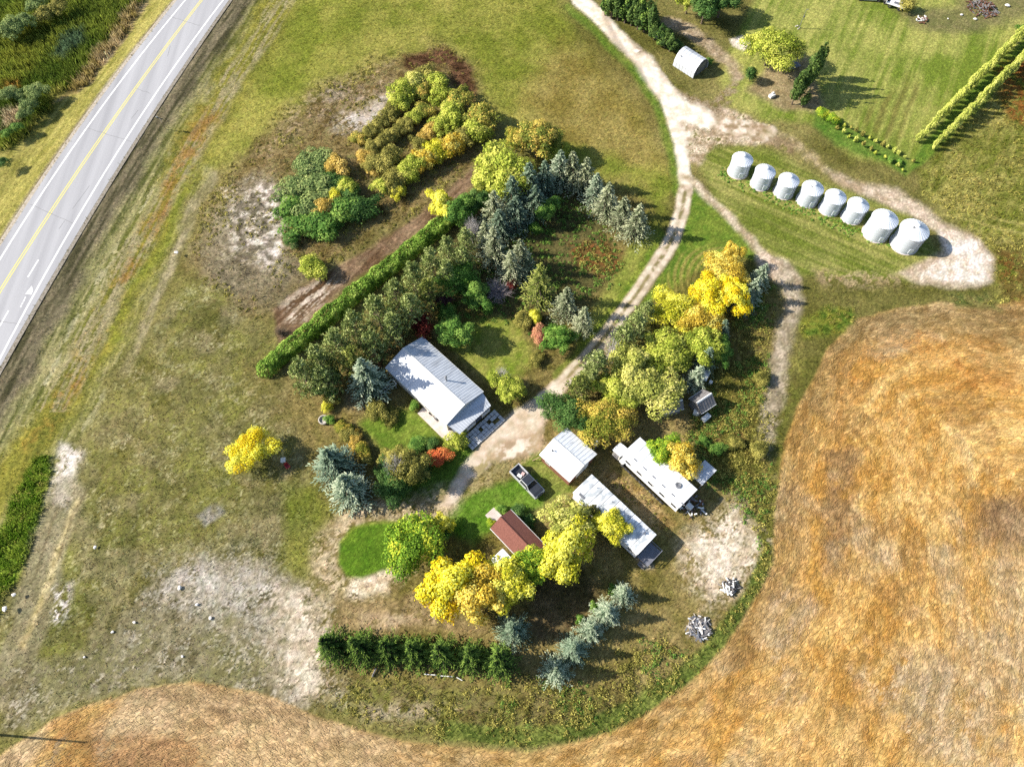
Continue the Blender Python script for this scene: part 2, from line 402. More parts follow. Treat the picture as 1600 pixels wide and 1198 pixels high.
paint(faded(region([(420, 920), (496, 930), (516, 1000), (510, 1090), (465, 1100), (425, 1050), (415, 980)], 1.5, 26), .44), (220, 204, 182), (182, 166, 140), sml, den=0.15, w=.8)
paint(faded(region([(445, 945), (490, 945), (505, 1000), (498, 1075), (470, 1080), (450, 1030)], 1.2, 18), .38), (244, 230, 208), (204, 186, 160), sml, den=0.05)
paint(faded(mSW, .62, .05), (200, 192, 174), (170, 160, 138), sml, w=.55)
paint(region([(305, 803), (335, 785), (350, 802), (320, 822)], 0.4, 4), (176, 170, 160), (136, 130, 104), sml, w=0.7)
mS = region([(500, 1040), (640, 1045), (840, 1075), (1000, 1020), (1060, 1080), (960, 1130), (860, 1165), (640, 1150), (500, 1110)], 1, 10)
paint(mS, (112, 102, 54), (158, 146, 96), mixn, 3.4, den=1, hgt=0.4)
paint(patchy(mS, med, 0.52), (96, 108, 42), (130, 134, 56), w=0.6)
paint(patchy(region([(560, 1095), (720, 1100), (720, 1125), (560, 1125)], 1, 10), sml, 0.52), (206, 190, 164), (160, 144, 112), w=0.8)

# --- yard: general soil and grass
yard = [(590, 560), (700, 480), (780, 330), (860, 260), (960, 280), (1030, 330), (1000, 440), (960, 560), (1150, 440), (1240, 470), (1220, 640), (1190, 720), (1200, 860), (1180, 930), (1060, 1060), (860, 1080), (500, 1045), (500, 960), (500, 860), (520, 790), (480, 700), (450, 600)]
paint(region(yard, 1.3, 22), (116, 108, 52), (162, 144, 92), 0.4 * big + 0.6 * mixn, 3.2, den=0.7, hgt=0.3)
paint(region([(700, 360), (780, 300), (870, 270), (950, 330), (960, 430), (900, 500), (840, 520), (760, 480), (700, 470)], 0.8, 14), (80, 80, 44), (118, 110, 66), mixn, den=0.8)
paint(patchy(region([(895, 380), (940, 372), (970, 390), (975, 420), (940, 430), (900, 410)], 0.8, 10), sml, 0.36), (150, 86, 48), (128, 104, 56), sml, w=0.85, den=1, hgt=0.4)
paint(region([(985, 380), (1030, 360), (1020, 410), (960, 510), (900, 560), (900, 520), (950, 450)], 0.6, 8), (112, 130, 44), (150, 154, 72), med, den=0.5, hgt=0.12)
paint(region([(600, 560), (640, 525), (610, 540), (570, 560), (560, 620), (600, 640)], 0.8, 8), (96, 78, 54), (124, 100, 72), mixn, den=0.2)
paint(faded(region([(470, 925), (515, 930), (545, 965), (530, 985), (512, 1000), (530, 1060), (540, 1100), (480, 1095)], 1.3, 22), .47), (224, 208, 184), (182, 166, 138), sml, den=.3, w=.7)
# lawns round the house
paint(region([(690, 520), (780, 490), (815, 510), (835, 560), (800, 600), (770, 600), (700, 545)], 0.4, 8), (118, 138, 44), (162, 160, 80), mixn, den=0.6, hgt=0.1, rgh=0.03)
lawnS = region([(560, 660), (600, 640), (650, 640), (660, 650), (700, 690), (650, 700), (620, 720), (590, 690)], 0.4, 8)
paint(lawnS, (94, 124, 36), (130, 148, 58), mixn, den=0.6, hgt=0.1, rgh=0.03)
paint(region([(700, 700), (760, 690), (720, 750), (690, 780), (620, 790), (600, 770), (660, 740)], 0.6, 8), (86, 116, 38), (112, 138, 50), mixn, den=0.6, hgt=0.12)
paint(region([(540, 615), (590, 620), (600, 640), (560, 645), (540, 640)], 0.5, 8), (140, 124, 86), (164, 148, 110), mixn)
paint(region([(700, 790), (760, 760), (820, 740), (860, 740), (850, 800), (780, 820), (740, 850), (700, 830)], 0.7, 10), (88, 128, 32), (118, 148, 54), mixn, den=0.7, hgt=0.14, rgh=0.04)
paint(region([(800, 640), (845, 700), (900, 770), (860, 790), (830, 735), (800, 720)], 0.5, 8), (112, 132, 48), (146, 150, 76), mixn, den=0.5, hgt=0.12)
ring = [(700, 778), (640, 798), (575, 800), (535, 818), (512, 850), (510, 890), (535, 920), (575, 922), (612, 896), (640, 880)]
paint(faded(region(ring, 0.7, 12, width=40), .43), (214, 194, 160), (160, 142, 104), sml, 3, w=0.9, den=0.15, rgh=0.05)
paint(patchy(region([(545, 905), (610, 882), (622, 896), (580, 928), (540, 930)], 0.6, 8), mixn, 0.35), (240, 224, 198), (204, 184, 152), sml, den=0.03)
mLoop = region([(530, 845), (545, 824), (580, 815), (640, 812), (665, 812), (660, 860), (630, 880), (600, 888), (565, 902), (540, 898), (530, 880)], 0.25, 4)
paint(mLoop, (84, 120, 28), (112, 142, 42), mixn, 2.5, den=0.6, hgt=0.1, rgh=0.03)
rim = region([(533, 845), (548, 826), (580, 817), (640, 813)], 0.2, 2, width=5); paint(rim, (160, 166, 80), (140, 150, 60), w=0.6)
paint(region([(520, 935), (640, 930), (690, 950), (760, 990), (520, 985)], 0.8, 10), (134, 118, 74), (172, 150, 108), mixn, den=0.4)
paint(patchy(region([(560, 952), (680, 955), (690, 978), (560, 975)], 0.8, 8), sml, 0.42), (212, 192, 160), (180, 156, 120), w=0.8)
paint(region([(830, 800), (900, 770), (880, 800), (850, 815)], 0.6, 8), (190, 168, 116), (150, 130, 84), sml, w=0.8)
paint(region([(820, 900), (900, 890), (950, 930), (900, 990), (830, 1000)], 0.8, 14), (92, 84, 50), (128, 110, 76), mixn)
# between the trailers
paint(region([(950, 730), (985, 745), (1060, 820), (1020, 830), (940, 745)], 0.5, 6), (150, 126, 74), (184, 160, 112), sml, 3, den=0.8, hgt=0.4)
paint(region([(1090, 590), (1180, 560), (1200, 680), (1190, 780), (1120, 760), (1090, 690)], 0.8, 12), (104, 106, 44), (142, 128, 66), mixn, den=1, hgt=0.55)
paint(patchy(region([(1090, 660), (1150, 640), (1160, 700), (1100, 700)], 0.8, 10), sml, 0.5), (140, 100, 74), (120, 96, 60), w=0.7)
paint(faded(region([(1062, 850), (1110, 812), (1158, 775), (1200, 835), (1192, 900), (1150, 930), (1105, 950), (1070, 905)], 1.3, 22), .44), (224, 208, 182), (178, 160, 130), sml, den=0.15)
paint(faded(region([(1085, 850), (1115, 830), (1152, 795), (1182, 835), (1178, 890), (1145, 910), (1110, 925), (1092, 895)], 1, 16), .37), (242, 226, 204), (200, 182, 152), sml, den=0.05)
paint(region([(990, 868), (1010, 860), (1020, 885), (1003, 888)], 0.4, 4), (214, 200, 176), (180, 164, 136), sml)
paint(patchy(region([(1110, 930), (1150, 930), (1130, 960), (1085, 1000), (1060, 990)], 0.8, 8), sml, 0.5), (200, 180, 150), (160, 144, 104), w=0.6)

# --- bins' yard and the north-east lawns
binsy = [(1085, 240), (1150, 225), (1220, 240), (1300, 285), (1420, 330), (1470, 400), (1430, 440), (1350, 440), (1240, 430), (1190, 390), (1130, 330)]
mow = fbm((X * 0.87 - Y * 0.5) / 14, (X * 0.5 + Y * 0.87) / 0.55, 141, 2)
paint(region(binsy, 0.5, 8), (112, 124, 46), (158, 156, 86), 0.55 * mow + 0.45 * med, 3.4, den=0.5, hgt=0.14, rgh=0.05)
nel = [(1120, 120), (1180, 0), (1200, -60), (1620, -60), (1620, 50), (1560, 100), (1420, 270), (1330, 240), (1280, 190), (1200, 190), (1150, 170)]
mow2 = fbm((X * 0.45 + Y * 0.9) / 16, (X * 0.9 - Y * 0.45) / 0.8, 151, 2)
mowing = np.sin((X * 0.9 - Y * 0.45) * 2 * math.pi / 2.2 + n6 * 3) * 0.5 + 0.5
paint(region(nel, 0.5, 8), (118, 136, 48), (172, 172, 92), 0.4 * mow2 + 0.6 * fbm(X / 9, Y / 9, 155, 4), 3.4, den=0.5, hgt=0.12, rgh=0.04)
paint(region([(1340, 180), (1420, 120), (1440, 140), (1400, 220), (1360, 210)], 0.6, 14) * mowing, (104, 100, 48), (120, 110, 56), med, w=0.7)
paint(patchy(region([(1190, 60), (1290, 70), (1340, 110), (1240, 120)], 1, 16), med, 0.45), (176, 170, 100), (150, 150, 80), w=0.6)
paint(region([(1400, 20), (1480, 10), (1560, -20), (1640, -20), (1600, 30), (1520, 50), (1440, 52)], 0.8, 10), (104, 104, 62), (134, 124, 88), mixn, w=0.8, den=0.6)
paint(region([(1165, 145), (1200, 105), (1260, 90), (1290, 175), (1230, 170)], 0.5, 7), (150, 128, 98), (180, 158, 124), sml, w=0.85, den=0.15)
paint(region([(1270, 170), (1300, 180), (1345, 210), (1420, 250), (1415, 275), (1370, 250), (1310, 225), (1270, 195)], 0.4, 6), (88, 122, 42), (116, 140, 58), mixn, den=0.6, hgt=0.14)
paint(region([(1415, 272), (1440, 225), (1520, 140), (1600, 60), (1620, 75), (1530, 175), (1450, 250)], 0.3, 5), (96, 128, 42), (124, 144, 54), mixn, den=0.6)
erg = [(1440, 262), (1520, 180), (1640, 70), (1640, 480), (1550, 470), (1560, 400), (1500, 345), (1440, 300)]
lay = fbm((X * 0.6 + Y * 0.8) / 3, (X * 0.8 - Y * 0.6) / 0.7, 161, 3)
paint(region(erg, 0.8, 10), (116, 122, 46), (172, 164, 92), 0.4 * lay + 0.6 * med, 3.4, den=0.9, hgt=0.5)
paint(patchy(region([(1560, 110), (1620, 80), (1620, 210), (1570, 190)], 1, 12), mixn, 0.4), (138, 78, 36), (160, 110, 50), w=0.8)
paint(region([(1470, 320), (1600, 350)], 0.2, 2, width=4), (196, 186, 110), (170, 160, 90), w=0.7)
paint(region([(1460, 330), (1600, 365)], 0.2, 2, width=4), (196, 186, 110), (170, 160, 90), w=0.7)
paint(patchy(region([(1560, 380), (1640, 380), (1640, 480), (1560, 480)], 1, 12), mixn, 0.4), (124, 84, 44), (112, 104, 52), w=0.8)
tri = [(1085, 285), (1100, 300), (1150, 350), (1200, 412), (1150, 400), (1090, 420), (1020, 470), (1000, 480), (1050, 400), (1075, 330)]
cxm, cym = ground(1140, 440)
arcs = np.sin(np.hypot(X - cxm, Y - cym) * 2 * math.pi / 1.15 + n6 * 2) * 0.5 + 0.5
paint(region(tri, 0.3, 5), (92, 124, 38), (126, 142, 54), mixn, den=0.6, hgt=0.12, rgh=0.04)
paint(region([(1060, 395), (1110, 385), (1160, 400), (1170, 430), (1100, 420), (1050, 470), (1020, 480)], 0.5, 10) * arcs, (172, 158, 88), (150, 140, 70), w=0.8)

# --- stubble field
FB = [(1660, 430), (1600, 468), (1540, 476), (1470, 470), (1400, 488), (1335, 505), (1298, 540), (1270, 590), (1246, 640), (1226, 700), (1214, 780), (1205, 870), (1192, 915), (1160, 965), (1130, 1010), (1085, 1060), (1030, 1100), (975, 1135), (900, 1160), (830, 1176), (740, 1172), (640, 1160), (560, 1142), (490, 1118), (430, 1092), (370, 1074), (300, 1067), (225, 1076), (150, 1098), (80, 1128), (20, 1165), (-40, 1215)]
FW = [ground(*p) for p in FB]
fpoly = FB + [(-40, 1700), (2200, 1700), (2200, 300)]
mField = region(fpoly, 0.35, 5)
fd, fs, _ = seg_dist(X, Y, FW, False, True)
hard = inside(HALFU, HALFV, fpoly)
fdw = fd + 5 * fbm(X / 9, Y / 9, 175, 3)
straw = fbm(fs / 2.6 + n15 * 0.5, fdw / 0.62, 171, 3)
swirl = fbm(fs / 14 + n6 * 2, fd / 5 + n6b * 3, 181, 4)
patch = fbm(X / 16, Y / 16, 191, 4)
paint(mField, (204, 156, 80), (246, 208, 136), 0.28 * straw + 0.40 * fbm(fs / 22 + n6, fdw / 2.4, 177, 3) + .32 * swirl, 3.6, den=0.0, rgh=0.03, cls=2)
paint(mField * sstep(0.46, 0.60, patch * .7 + swirl * .3), (182, 156, 116), (212, 192, 158), 0.5 * straw + .5 * sml, 3, w=0.7)
paint(mField * sstep(0.55, 0.63, fbm(fs / 14 + n6 * 2, fd / 6 + n6b * 2, 201, 3)), (156, 124, 82), (184, 152, 106), straw, 3, w=0.35)
paint(mField * region([(1240, 490), (1400, 470), (1540, 470), (1600, 480), (1600, 560), (1480, 520), (1380, 530), (1300, 560), (1240, 620)], 1.2, 18), (140, 116, 72), (190, 164, 112), 0.5 * straw + .5 * sml, 3, w=0.75)
paint(mField * patchy(region([(1290, 560), (1420, 520), (1560, 540), (1600, 620), (1500, 640), (1400, 580), (1310, 620)], 1.2, 18), swirl, 0.42, .1), (180, 118, 50), (212, 156, 78), straw, 3, w=0.6)
paint(mField * (1 - sstep(1.5, 4.5, fd + n6 * 6)), (136, 112, 70), (178, 152, 106), straw, 3, w=0.5)
wst = region([(-60, 1060), (500, 1060), (620, 1160), (620, 1260), (-60, 1260)], 1, 30)
paint(mField * wst, (182, 156, 118), (220, 194, 152), 0.4 * straw + .6 * swirl, 3, w=0.8)
paint(mField * patchy(region([(80, 1110), (200, 1075), (130, 1160), (180, 1250), (20, 1250)], 1, 18), swirl, .36), (216, 176, 100), (190, 140, 60), straw, w=.7)
paint(mField * patchy(region([(90, 1150), (320, 1150), (330, 1230), (80, 1230)], 1, 18), swirl, .48), (146, 96, 44), (170, 122, 66), straw, w=.6)
pale = region([(1330, 1050), (1400, 1020), (1480, 1050), (1540, 1110), (1560, 1200), (1440, 1200), (1380, 1120)], 1.3, 30)
paint(mField * patchy(pale, mixn, 0.40, .12), (214, 196, 164), (168, 146, 108), straw, w=.75)
paint(mField * patchy(region([(1200, 930), (1240, 910), (1280, 950), (1240, 1010), (1260, 1100), (1200, 1110), (1190, 1000)], 1.2, 18), mixn, 0.40, .12), (206, 184, 150), (180, 150, 104), straw, w=.7)
paint(mField * patchy(region([(1290, 700), (1335, 700), (1330, 800), (1310, 900), (1280, 900)], 1, 14), mixn, 0.36, .12), (138, 112, 86), (168, 136, 96), straw, w=.7)
paint(mField * patchy(region([(1520, 780), (1600, 770), (1620, 860), (1540, 860)], 1, 18), mixn, 0.36, .12), (140, 114, 88), (166, 136, 100), straw, w=.7)
# green margin between the yard and the field
marg = [(1196, 880), (1180, 925), (1150, 965), (1115, 1010), (1065, 1060), (1005, 1098), (940, 1128), (870, 1145), (800, 1152), (700, 1142)]
mm_ = region(marg, 0.5, 5, width=30) * (1 - mField)
paint(mm_, (88, 104, 42), (130, 138, 66), fineN, 4, den=1, hgt=0.4)
paint(patchy(region([(1198, 640), (1215, 700), (1205, 800), (1196, 880)], 0.6, 6, width=24) * (1 - mField), sml, .4), (96, 100, 38), (130, 126, 60), den=1, hgt=.45)
paint(region([(1250, 505), (1300, 480), (1340, 490), (1340, 510), (1290, 520), (1260, 530)], 0.8, 6), (96, 118, 40), (140, 142, 56), sml, den=1, hgt=0.5)
paint(region([(1480, 455), (1540, 455), (1560, 480), (1490, 475)], 0.8, 6), (104, 112, 56), (140, 132, 76), sml, den=1, hgt=0.4)
paint(patchy(region([(1225, 560), (1260, 560), (1240, 640), (1215, 680)], 0.8, 8), sml, .48), (110, 116, 46), (140, 136, 66), w=.7)

# --- gravel drive and tracks
def drive(pts, w, fe=4, warp=0.3, ca=(264, 254, 238), cb=(240, 222, 198), **k):
    m = region(pts, warp, fe, width=w); paint(m, ca, cb, sml, 2.6, den=0.0, rgh=0.025, **k); return m
mD = np.zeros(U.shape)
ND = [(890, -40), (907, 0), (932, 24), (960, 52), (1000, 94), (1025, 125), (1042, 158), (1052, 188), (1064, 225), (1068, 262), (1070, 300)]
mD = np.maximum(mD, drive(ND, 22))
mD = np.maximum(mD, drive([(1012, 110), (1030, 130), (1052, 165), (1068, 210)], 30))
for P, w in (([(1030, 140), (1080, 172), (1130, 195), (1200, 210)], 26),):
    mD = np.maximum(mD, drive(P, w, ca=(250, 236, 220), cb=(206, 184, 156)))
paint(patchy(region([(1060, 170), (1130, 165), (1200, 200), (1190, 225), (1110, 230), (1095, 262), (1078, 250)], 0.7, 6), mixn, 0.36), (224, 204, 178), (164, 142, 110), sml, 3, den=0.05, rgh=.06)
paint(patchy(region([(985, 66), (1030, 100), (1050, 140), (1110, 160), (1140, 130), (1148, 108), (1160, 120), (1150, 150), (1120, 185), (1060, 160), (1000, 100)], 0.5, 5), sml, 0.44), (206, 186, 156), (110, 90, 66), grain, 2, w=.8, den=0.1, rgh=.08)
mD = np.maximum(mD, drive([(1005, 100), (1030, 135), (1062, 172), (1100, 186)], 30, 6, .5))
paint(region([(1045, 38), (1080, 50), (1110, 68), (1135, 92), (1150, 120)], 0.6, 6, width=20), (206, 184, 158), (168, 146, 118), sml, w=.85, den=.03)
paint(region([(1142, 60), (1160, 56), (1172, 66), (1162, 76), (1146, 70)], 0.4, 3), (246, 234, 216), (220, 204, 180), sml, den=0)
paint(region([(946, 28), (962, 65), (1000, 112), (1022, 150), (1030, 175)], 0.5, 4, width=9), (128, 98, 76), (196, 176, 150), sml, w=.55, den=.05)
paint(region([(888, 10), (935, 55), (990, 110), (1025, 165), (1050, 240), (1056, 300)], 0.3, 5, width=13), (92, 126, 34), (128, 144, 58), mixn, w=.8, den=.6, hgt=.15)
# two-wheel lane down to the house
lane = [(1070, 300), (1066, 330), (1052, 370), (1030, 408), (1000, 452), (965, 500), (925, 550), (885, 592), (850, 622)]
lm = region(lane, 0.2, 3, width=24)
paint(lm, (218, 200, 174), (180, 160, 132), sml, 3, den=0.0, rgh=.03)
lw = np.array(lane)
nrm = np.array([(10, 4.5)] * len(lw))
for sgn in (-0.62, 0.62):
    paint(region([tuple(p) for p in lw + nrm * sgn], 0.15, 2, width=7), (240, 226, 204), (208, 190, 164), sml, 3)
paint(patchy(region(lane, 0.25, 2, width=5), sml, 0.40), (122, 116, 62), (150, 140, 90), w=.85, den=.3, hgt=.12)
paint(region([tuple(p) for p in lw[2:8] + np.array((-17, -6))], 0.3, 4, width=10), (92, 126, 34), (128, 144, 50), mixn, w=.7, den=.6, hgt=.14)
mD = np.maximum(mD, lm)
pad = [(765, 672), (800, 645), (850, 612), (885, 590), (895, 600), (866, 632), (846, 668), (848, 700), (815, 715), (770, 722), (735, 752), (712, 785), (690, 788), (712, 745), (735, 712)]
pm = region(pad, 0.4, 5)
paint(pm, (250, 234, 214), (212, 190, 160), 0.5 * sml + .5 * med, 2.8, den=0.0, rgh=.025)
paint(patchy(region([(780, 690), (846, 670), (860, 700), (800, 735), (720, 780), (740, 730)], 0.6, 8), sml, 0.48), (166, 140, 104), (196, 172, 136), w=.8)
paint(patchy(region([(745, 720), (800, 720), (790, 750), (730, 770)], 0.6, 8), sml, 0.45), (124, 124, 66), (160, 150, 96), w=.7, den=.3)
mD = np.maximum(mD, pm)
# track past the bins, the loop pad, the south track
tk = [(1070, 275), (1100, 300), (1145, 345), (1180, 385), (1205, 412), (1235, 430)]
t1 = drive(tk, 12, 5, .4, (232, 214, 188), (186, 166, 134)); mT = t1
mT = np.maximum(mT, drive([(1195, 408), (1225, 420), (1240, 440), (1215, 425)], 26, 6, .5, (230, 210, 186), (184, 160, 130)))
mT = np.maximum(mT, drive([(1232, 425), (1240, 470), (1228, 520), (1214, 570), (1206, 630)], 27, 9, .7, (206, 190, 164), (160, 146, 118)))
paint(faded(region([(1210, 600), (1204, 650), (1192, 700)], .8, 9, width=30), .48), (206, 190, 164), (160, 146, 118), sml, w=.8, den=.2)
loop = [(1290, 262), (1330, 275), (1400, 298), (1448, 322), (1475, 345), (1530, 372), (1556, 405), (1548, 440), (1500, 448), (1430, 440), (1405, 428), (1440, 408), (1475, 392), (1470, 362), (1440, 345), (1380, 318), (1320, 292)]
lp = region(loop, 0.5, 7)
paint(lp, (236, 216, 192), (182, 160, 130), 0.5 * sml + .5 * med, 3, den=0.02, rgh=.03)
paint(region([(1470, 360), (1530, 378), (1550, 408), (1540, 438), (1490, 440), (1440, 432), (1480, 400)], 0.5, 9), (255, 246, 236), (226, 206, 182), sml, 2.5, den=0)
mT = np.maximum(mT, lp)
paint(region([(1195, 208), (1240, 222), (1290, 262)], 0.5, 5, width=13), (196, 176, 140), (150, 136, 92), sml, w=.8, den=.1)
paint(patchy(region([(1200, 210), (1245, 225), (1235, 240), (1195, 225)], 0.5, 5), sml, .4), (180, 156, 126), (126, 104, 76), w=.8, den=.05)
paint(patchy(region([(1270, 425), (1400, 430), (1440, 445), (1380, 455), (1290, 450)], 0.8, 8), sml, .46), (190, 168, 132), (150, 126, 90), w=.7)
CLS = np.where(mD > 0.5, 1, CLS); CLS = np.where((mT > 0.5) & (CLS == 0), 3, CLS)

# --- colour grain, stones, micro relief
g = (0.62 + 0.62 * grain ** 1.5 + 0.14 * (grain > .9))[..., None]
C *= np.where(CLS == 0, 1.12, np.where(CLS == 2, 1.12, 1.0))[..., None]
C = C * (1 + (g - 1) * np.where(CLS == 1, 0.3, 0.9)[..., None])
hue = fbm(X / 0.7, Y / 0.7, 211, 2)[..., None] - 0.5
C = np.clip(C * (1 + hue * np.array([0.30, 0.18, 0.30])), 0.003, 0.85)
rel = fbm(X / 0.9, Y / 0.9, 221, 4)
Z -= RGH * 1.2 * rel + RGH * 0.5 * grain
Z -= np.where(hard, 0.03 * straw, 0)
Z = np.where(ONROAD, -0.35, Z)
Z = np.where((DR > 0) & (DR < .35), -0.02, Z); Z = np.where((DL > 0) & (DL < .35), -0.02, Z)

M_GROUND = ground_mat('grass_soil', 8.0, 0.46, 0.6, 0.12)
M_GRAVEL = ground_mat('gravel', 9.0, 0.12, 0.25, 0.05)
M_FIELD = ground_mat('straw_stubble', 9.0, 0.34, 0.4, 0.06)
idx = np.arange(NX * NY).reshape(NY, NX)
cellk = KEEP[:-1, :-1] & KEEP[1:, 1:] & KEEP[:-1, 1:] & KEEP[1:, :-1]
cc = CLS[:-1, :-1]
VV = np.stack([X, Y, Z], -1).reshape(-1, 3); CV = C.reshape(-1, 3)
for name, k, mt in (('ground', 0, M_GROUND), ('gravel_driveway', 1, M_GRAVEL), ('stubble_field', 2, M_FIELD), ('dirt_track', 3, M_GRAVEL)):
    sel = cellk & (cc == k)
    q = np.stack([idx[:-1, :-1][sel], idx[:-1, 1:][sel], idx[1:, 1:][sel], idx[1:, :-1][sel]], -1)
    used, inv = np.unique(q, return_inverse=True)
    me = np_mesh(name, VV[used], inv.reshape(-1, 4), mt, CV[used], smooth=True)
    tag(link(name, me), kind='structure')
b = MB(); b.poly([(-1500, -1200, -2.4), (1500, -1200, -2.4), (1500, 1800, -2.4), (-1500, 1800, -2.4)])
tag(b.build('outer_ground', pmat('far_grass', (0.14, 0.13, 0.05), (0.20, 0.16, 0.08), 0.02, 0.95)), kind='structure')

# --- highway ribbon
def ribbon(name, fa, fb, y0, y1, z, mt, step=2.0, sub=8, zlow=None):
    ys = np.arange(y0, y1 + .01, step); v = []; q = []
    for y in ys:
        for k in range(sub + 1): v.append((fa(y) + (fb(y) - fa(y)) * k / sub, y, z))
    for i in range(len(ys) - 1):
        for k in range(sub):
            a = i * (sub + 1) + k; q.append((a, a + 1, a + sub + 2, a + sub + 1))
    me = np_mesh(name, v, q, mt); o = link(name, me); tag(o, kind='structure'); return o
m, t, p = new_mat('worn_asphalt'); L = t.links.new
tc = t.nodes.new('ShaderNodeTexCoord'); mp = t.nodes.new('ShaderNodeMapping'); mp.inputs['Rotation'].default_value = (0, 0, rad(36)); mp.inputs['Scale'].default_value = (0.55, 0.02, 1)
n1 = t.nodes.new('ShaderNodeTexNoise'); n1.inputs['Scale'].default_value = 1.0; n1.inputs['Detail'].default_value = 3
n2 = t.nodes.new('ShaderNodeTexNoise'); n2.inputs['Scale'].default_value = 5.0; n2.inputs['Detail'].default_value = 6
mxn = t.nodes.new('ShaderNodeMix'); mxn.inputs[0].default_value = 0.35
r = t.nodes.new('ShaderNodeValToRGB'); r.color_ramp.elements[0].position = .3; r.color_ramp.elements[1].position = .7
r.color_ramp.elements[0].color = (*alb((172, 172, 176)), 1); r.color_ramp.elements[1].color = (*alb((206, 206, 209)), 1)
L(tc.outputs['Object'], mp.inputs[0]); L(mp.outputs[0], n1.inputs[0]); L(tc.outputs['Object'], n2.inputs[0]); L(n1.outputs[0], mxn.inputs[2]); L(n2.outputs[0], mxn.inputs[3])
L(mxn.outputs[0], r.inputs[0]); L(r.outputs[0], p.inputs['Base Color']); p.inputs['Roughness'].default_value = .9; p.inputs['Specular IOR Level'].default_value = .15
M_ASPH = m
Y0, Y1 = 48, 190
ribbon('highway', edgeL, edgeR, Y0, Y1, 0.0, M_ASPH)
M_WLINE = pmat('white_road_paint', (.84, .84, .83), (.74, .74, .73), 3, .8)
M_YLINE = pmat('yellow_road_paint', tuple(alb((250, 238, 120))), tuple(alb((238, 226, 150))), 3, .8)
ribbon('white_edge_line', lambda y: lineL(y) - .14, lambda y: lineL(y) + .14, Y0, Y1, .005, M_WLINE, sub=1)
ribbon('white_edge_line', lambda y: lineR(y) - .14, lambda y: lineR(y) + .14, Y0, Y1, .005, M_WLINE, sub=1)
ribbon('yellow_centre_line', lambda y: lineY(y) - .34, lambda y: lineY(y) - .12, Y0, Y1, .005, M_YLINE, sub=1)
ribbon('yellow_centre_line', lambda y: lineY(y) + .10, lambda y: lineY(y) + .30, Y0, Y1, .005, M_YLINE, sub=1)
ribbon('gravel_shoulder', lambda y: edgeR(y) - .1, lambda y: edgeR(y) + .75, Y0, Y1, -.012, pmat('shoulder_gravel', tuple(alb((176, 168, 156))), tuple(alb((136, 126, 108))), 3, .95), sub=2)
ribbon('gravel_shoulder', lambda y: edgeL(y) - .75, lambda y: edgeL(y) + .1, Y0, Y1, -.012, pmat('shoulder_gravel_pale', tuple(alb((220, 208, 192))), tuple(alb((180, 166, 140))), 3, .95), sub=2)
def strip(b, p, q, w, z=.006):
    p, q = Vector((*ground(*p), z)), Vector((*ground(*q), z)); d = (q - p).normalized(); n = Vector((-d.y, d.x, 0)) * w / 2
    b.poly([p - n, q - n, q + n, p + n]); return p, q, d, n
for p, q in (((43.5, 433), (60, 406)), ((0, 509), (13.5, 485)), ((-34, 562), (-18, 536))):
    b = MB(); strip(b, p, q, .22); tag(b.build('white_dash', M_WLINE), kind='structure')
b = MB()
for k in range(4):
    s0, s1 = k / 5, (k + .72) / 5
    strip(b, (32 + 11 * s0, 480 - 22 * s0), (32 + 11 * s1, 480 - 22 * s1), .2)
b2 = MB(); p, q, d, n = strip(b2, (41.5, 461), (45, 454), .3); n = n.normalized()
b.poly([p + d * .2 + n * .3, p + d * .2 - n * .75, q - n * .7 + d * .1, q + d * 1.0 - n * .1][::1])
tag(b.build('turn_arrow_marking', M_WLINE), kind='structure')
M_TAR = pmat('tar', (.12, .12, .12), (.18, .18, .18), 4, .7)
for p, q in (((262, 25), (312, 41)), ((212, 139), (235, 146)), ((133, 199), (205, 222)), ((47, 319), (115, 350)), ((0, 502), (36, 507)), ((-40, 440), (2, 503))):
    b = MB(); P = [np.array(p) + (np.array(q) - np.array(p)) * i / 8 + np.array((0, random.uniform(-.7, .7))) for i in range(9)]
    for i in range(8): strip(b, P[i], P[i + 1], .07)
    tag(b.build('tar_seam', M_TAR), kind='structure')
for p, q in (((92, 358), (101, 345)), ((113, 327), (140, 290)), ((262, 88), (266, 72)), ((205, 186), (216, 172))):
    b = MB(); strip(b, p, q, .06); tag(b.build('tar_seam', M_TAR), kind='structure')
# ================================================================== BUILDINGS AND OBJECTS
def rect(c, z):
    """corners in the photo of a level rectangle at height z -> centre, heading of the long side, lengths"""
    P = [Vector(ground(*p, z)) for p in c]
    if len(P) == 3: P.append(P[0] + P[2] - P[1])
    u = ((P[1] - P[0]) + (P[2] - P[3])) / 2; w = ((P[2] - P[1]) + (P[3] - P[0])) / 2
    c0 = sum(P, Vector((0, 0))) / 4
    a = math.atan2(u.y, u.x); n = Vector((-u.y, u.x)).normalized()
    return c0, a, u.length, abs(w.dot(n)), (1 if w.dot(n) > 0 else -1)
M_WROOF = pmat('white_ribbed_steel', (.54, .57, .61), (.40, .42, .45), .9, .42, .2, stretch=(1.6, .35, 1), detail=8, lo=.3, hi=.55)
M_WROOF2 = pmat('white_painted_tin', (.76, .78, .80), (.52, .54, .56), 1.3, .5, .1, stretch=(1.6, .4, 1), detail=8, lo=.28, hi=.46)
M_STAIN = pmat('weathered_white_tin', (.78, .80, .82), (.40, .43, .45), 1.4, .55, .1, stretch=(1, .5, 1), detail=7, lo=.4, hi=.54)
M_TRIM = pmat('trim_white', (.72, .72, .70), (.6, .6, .58), 2, .6)
M_GREYTRIM = pmat('trim_grey', (.30, .31, .32), None, 2, .6)
M_SIDING = pmat('cream_siding', (.60, .57, .50), (.5, .47, .41), 2, .7, stretch=(.2, .2, 6))
M_BROWNWALL = pmat('rusty_brown_boards', (.20, .085, .05), (.13, .055, .035), 3, .8, stretch=(4, 4, .4))
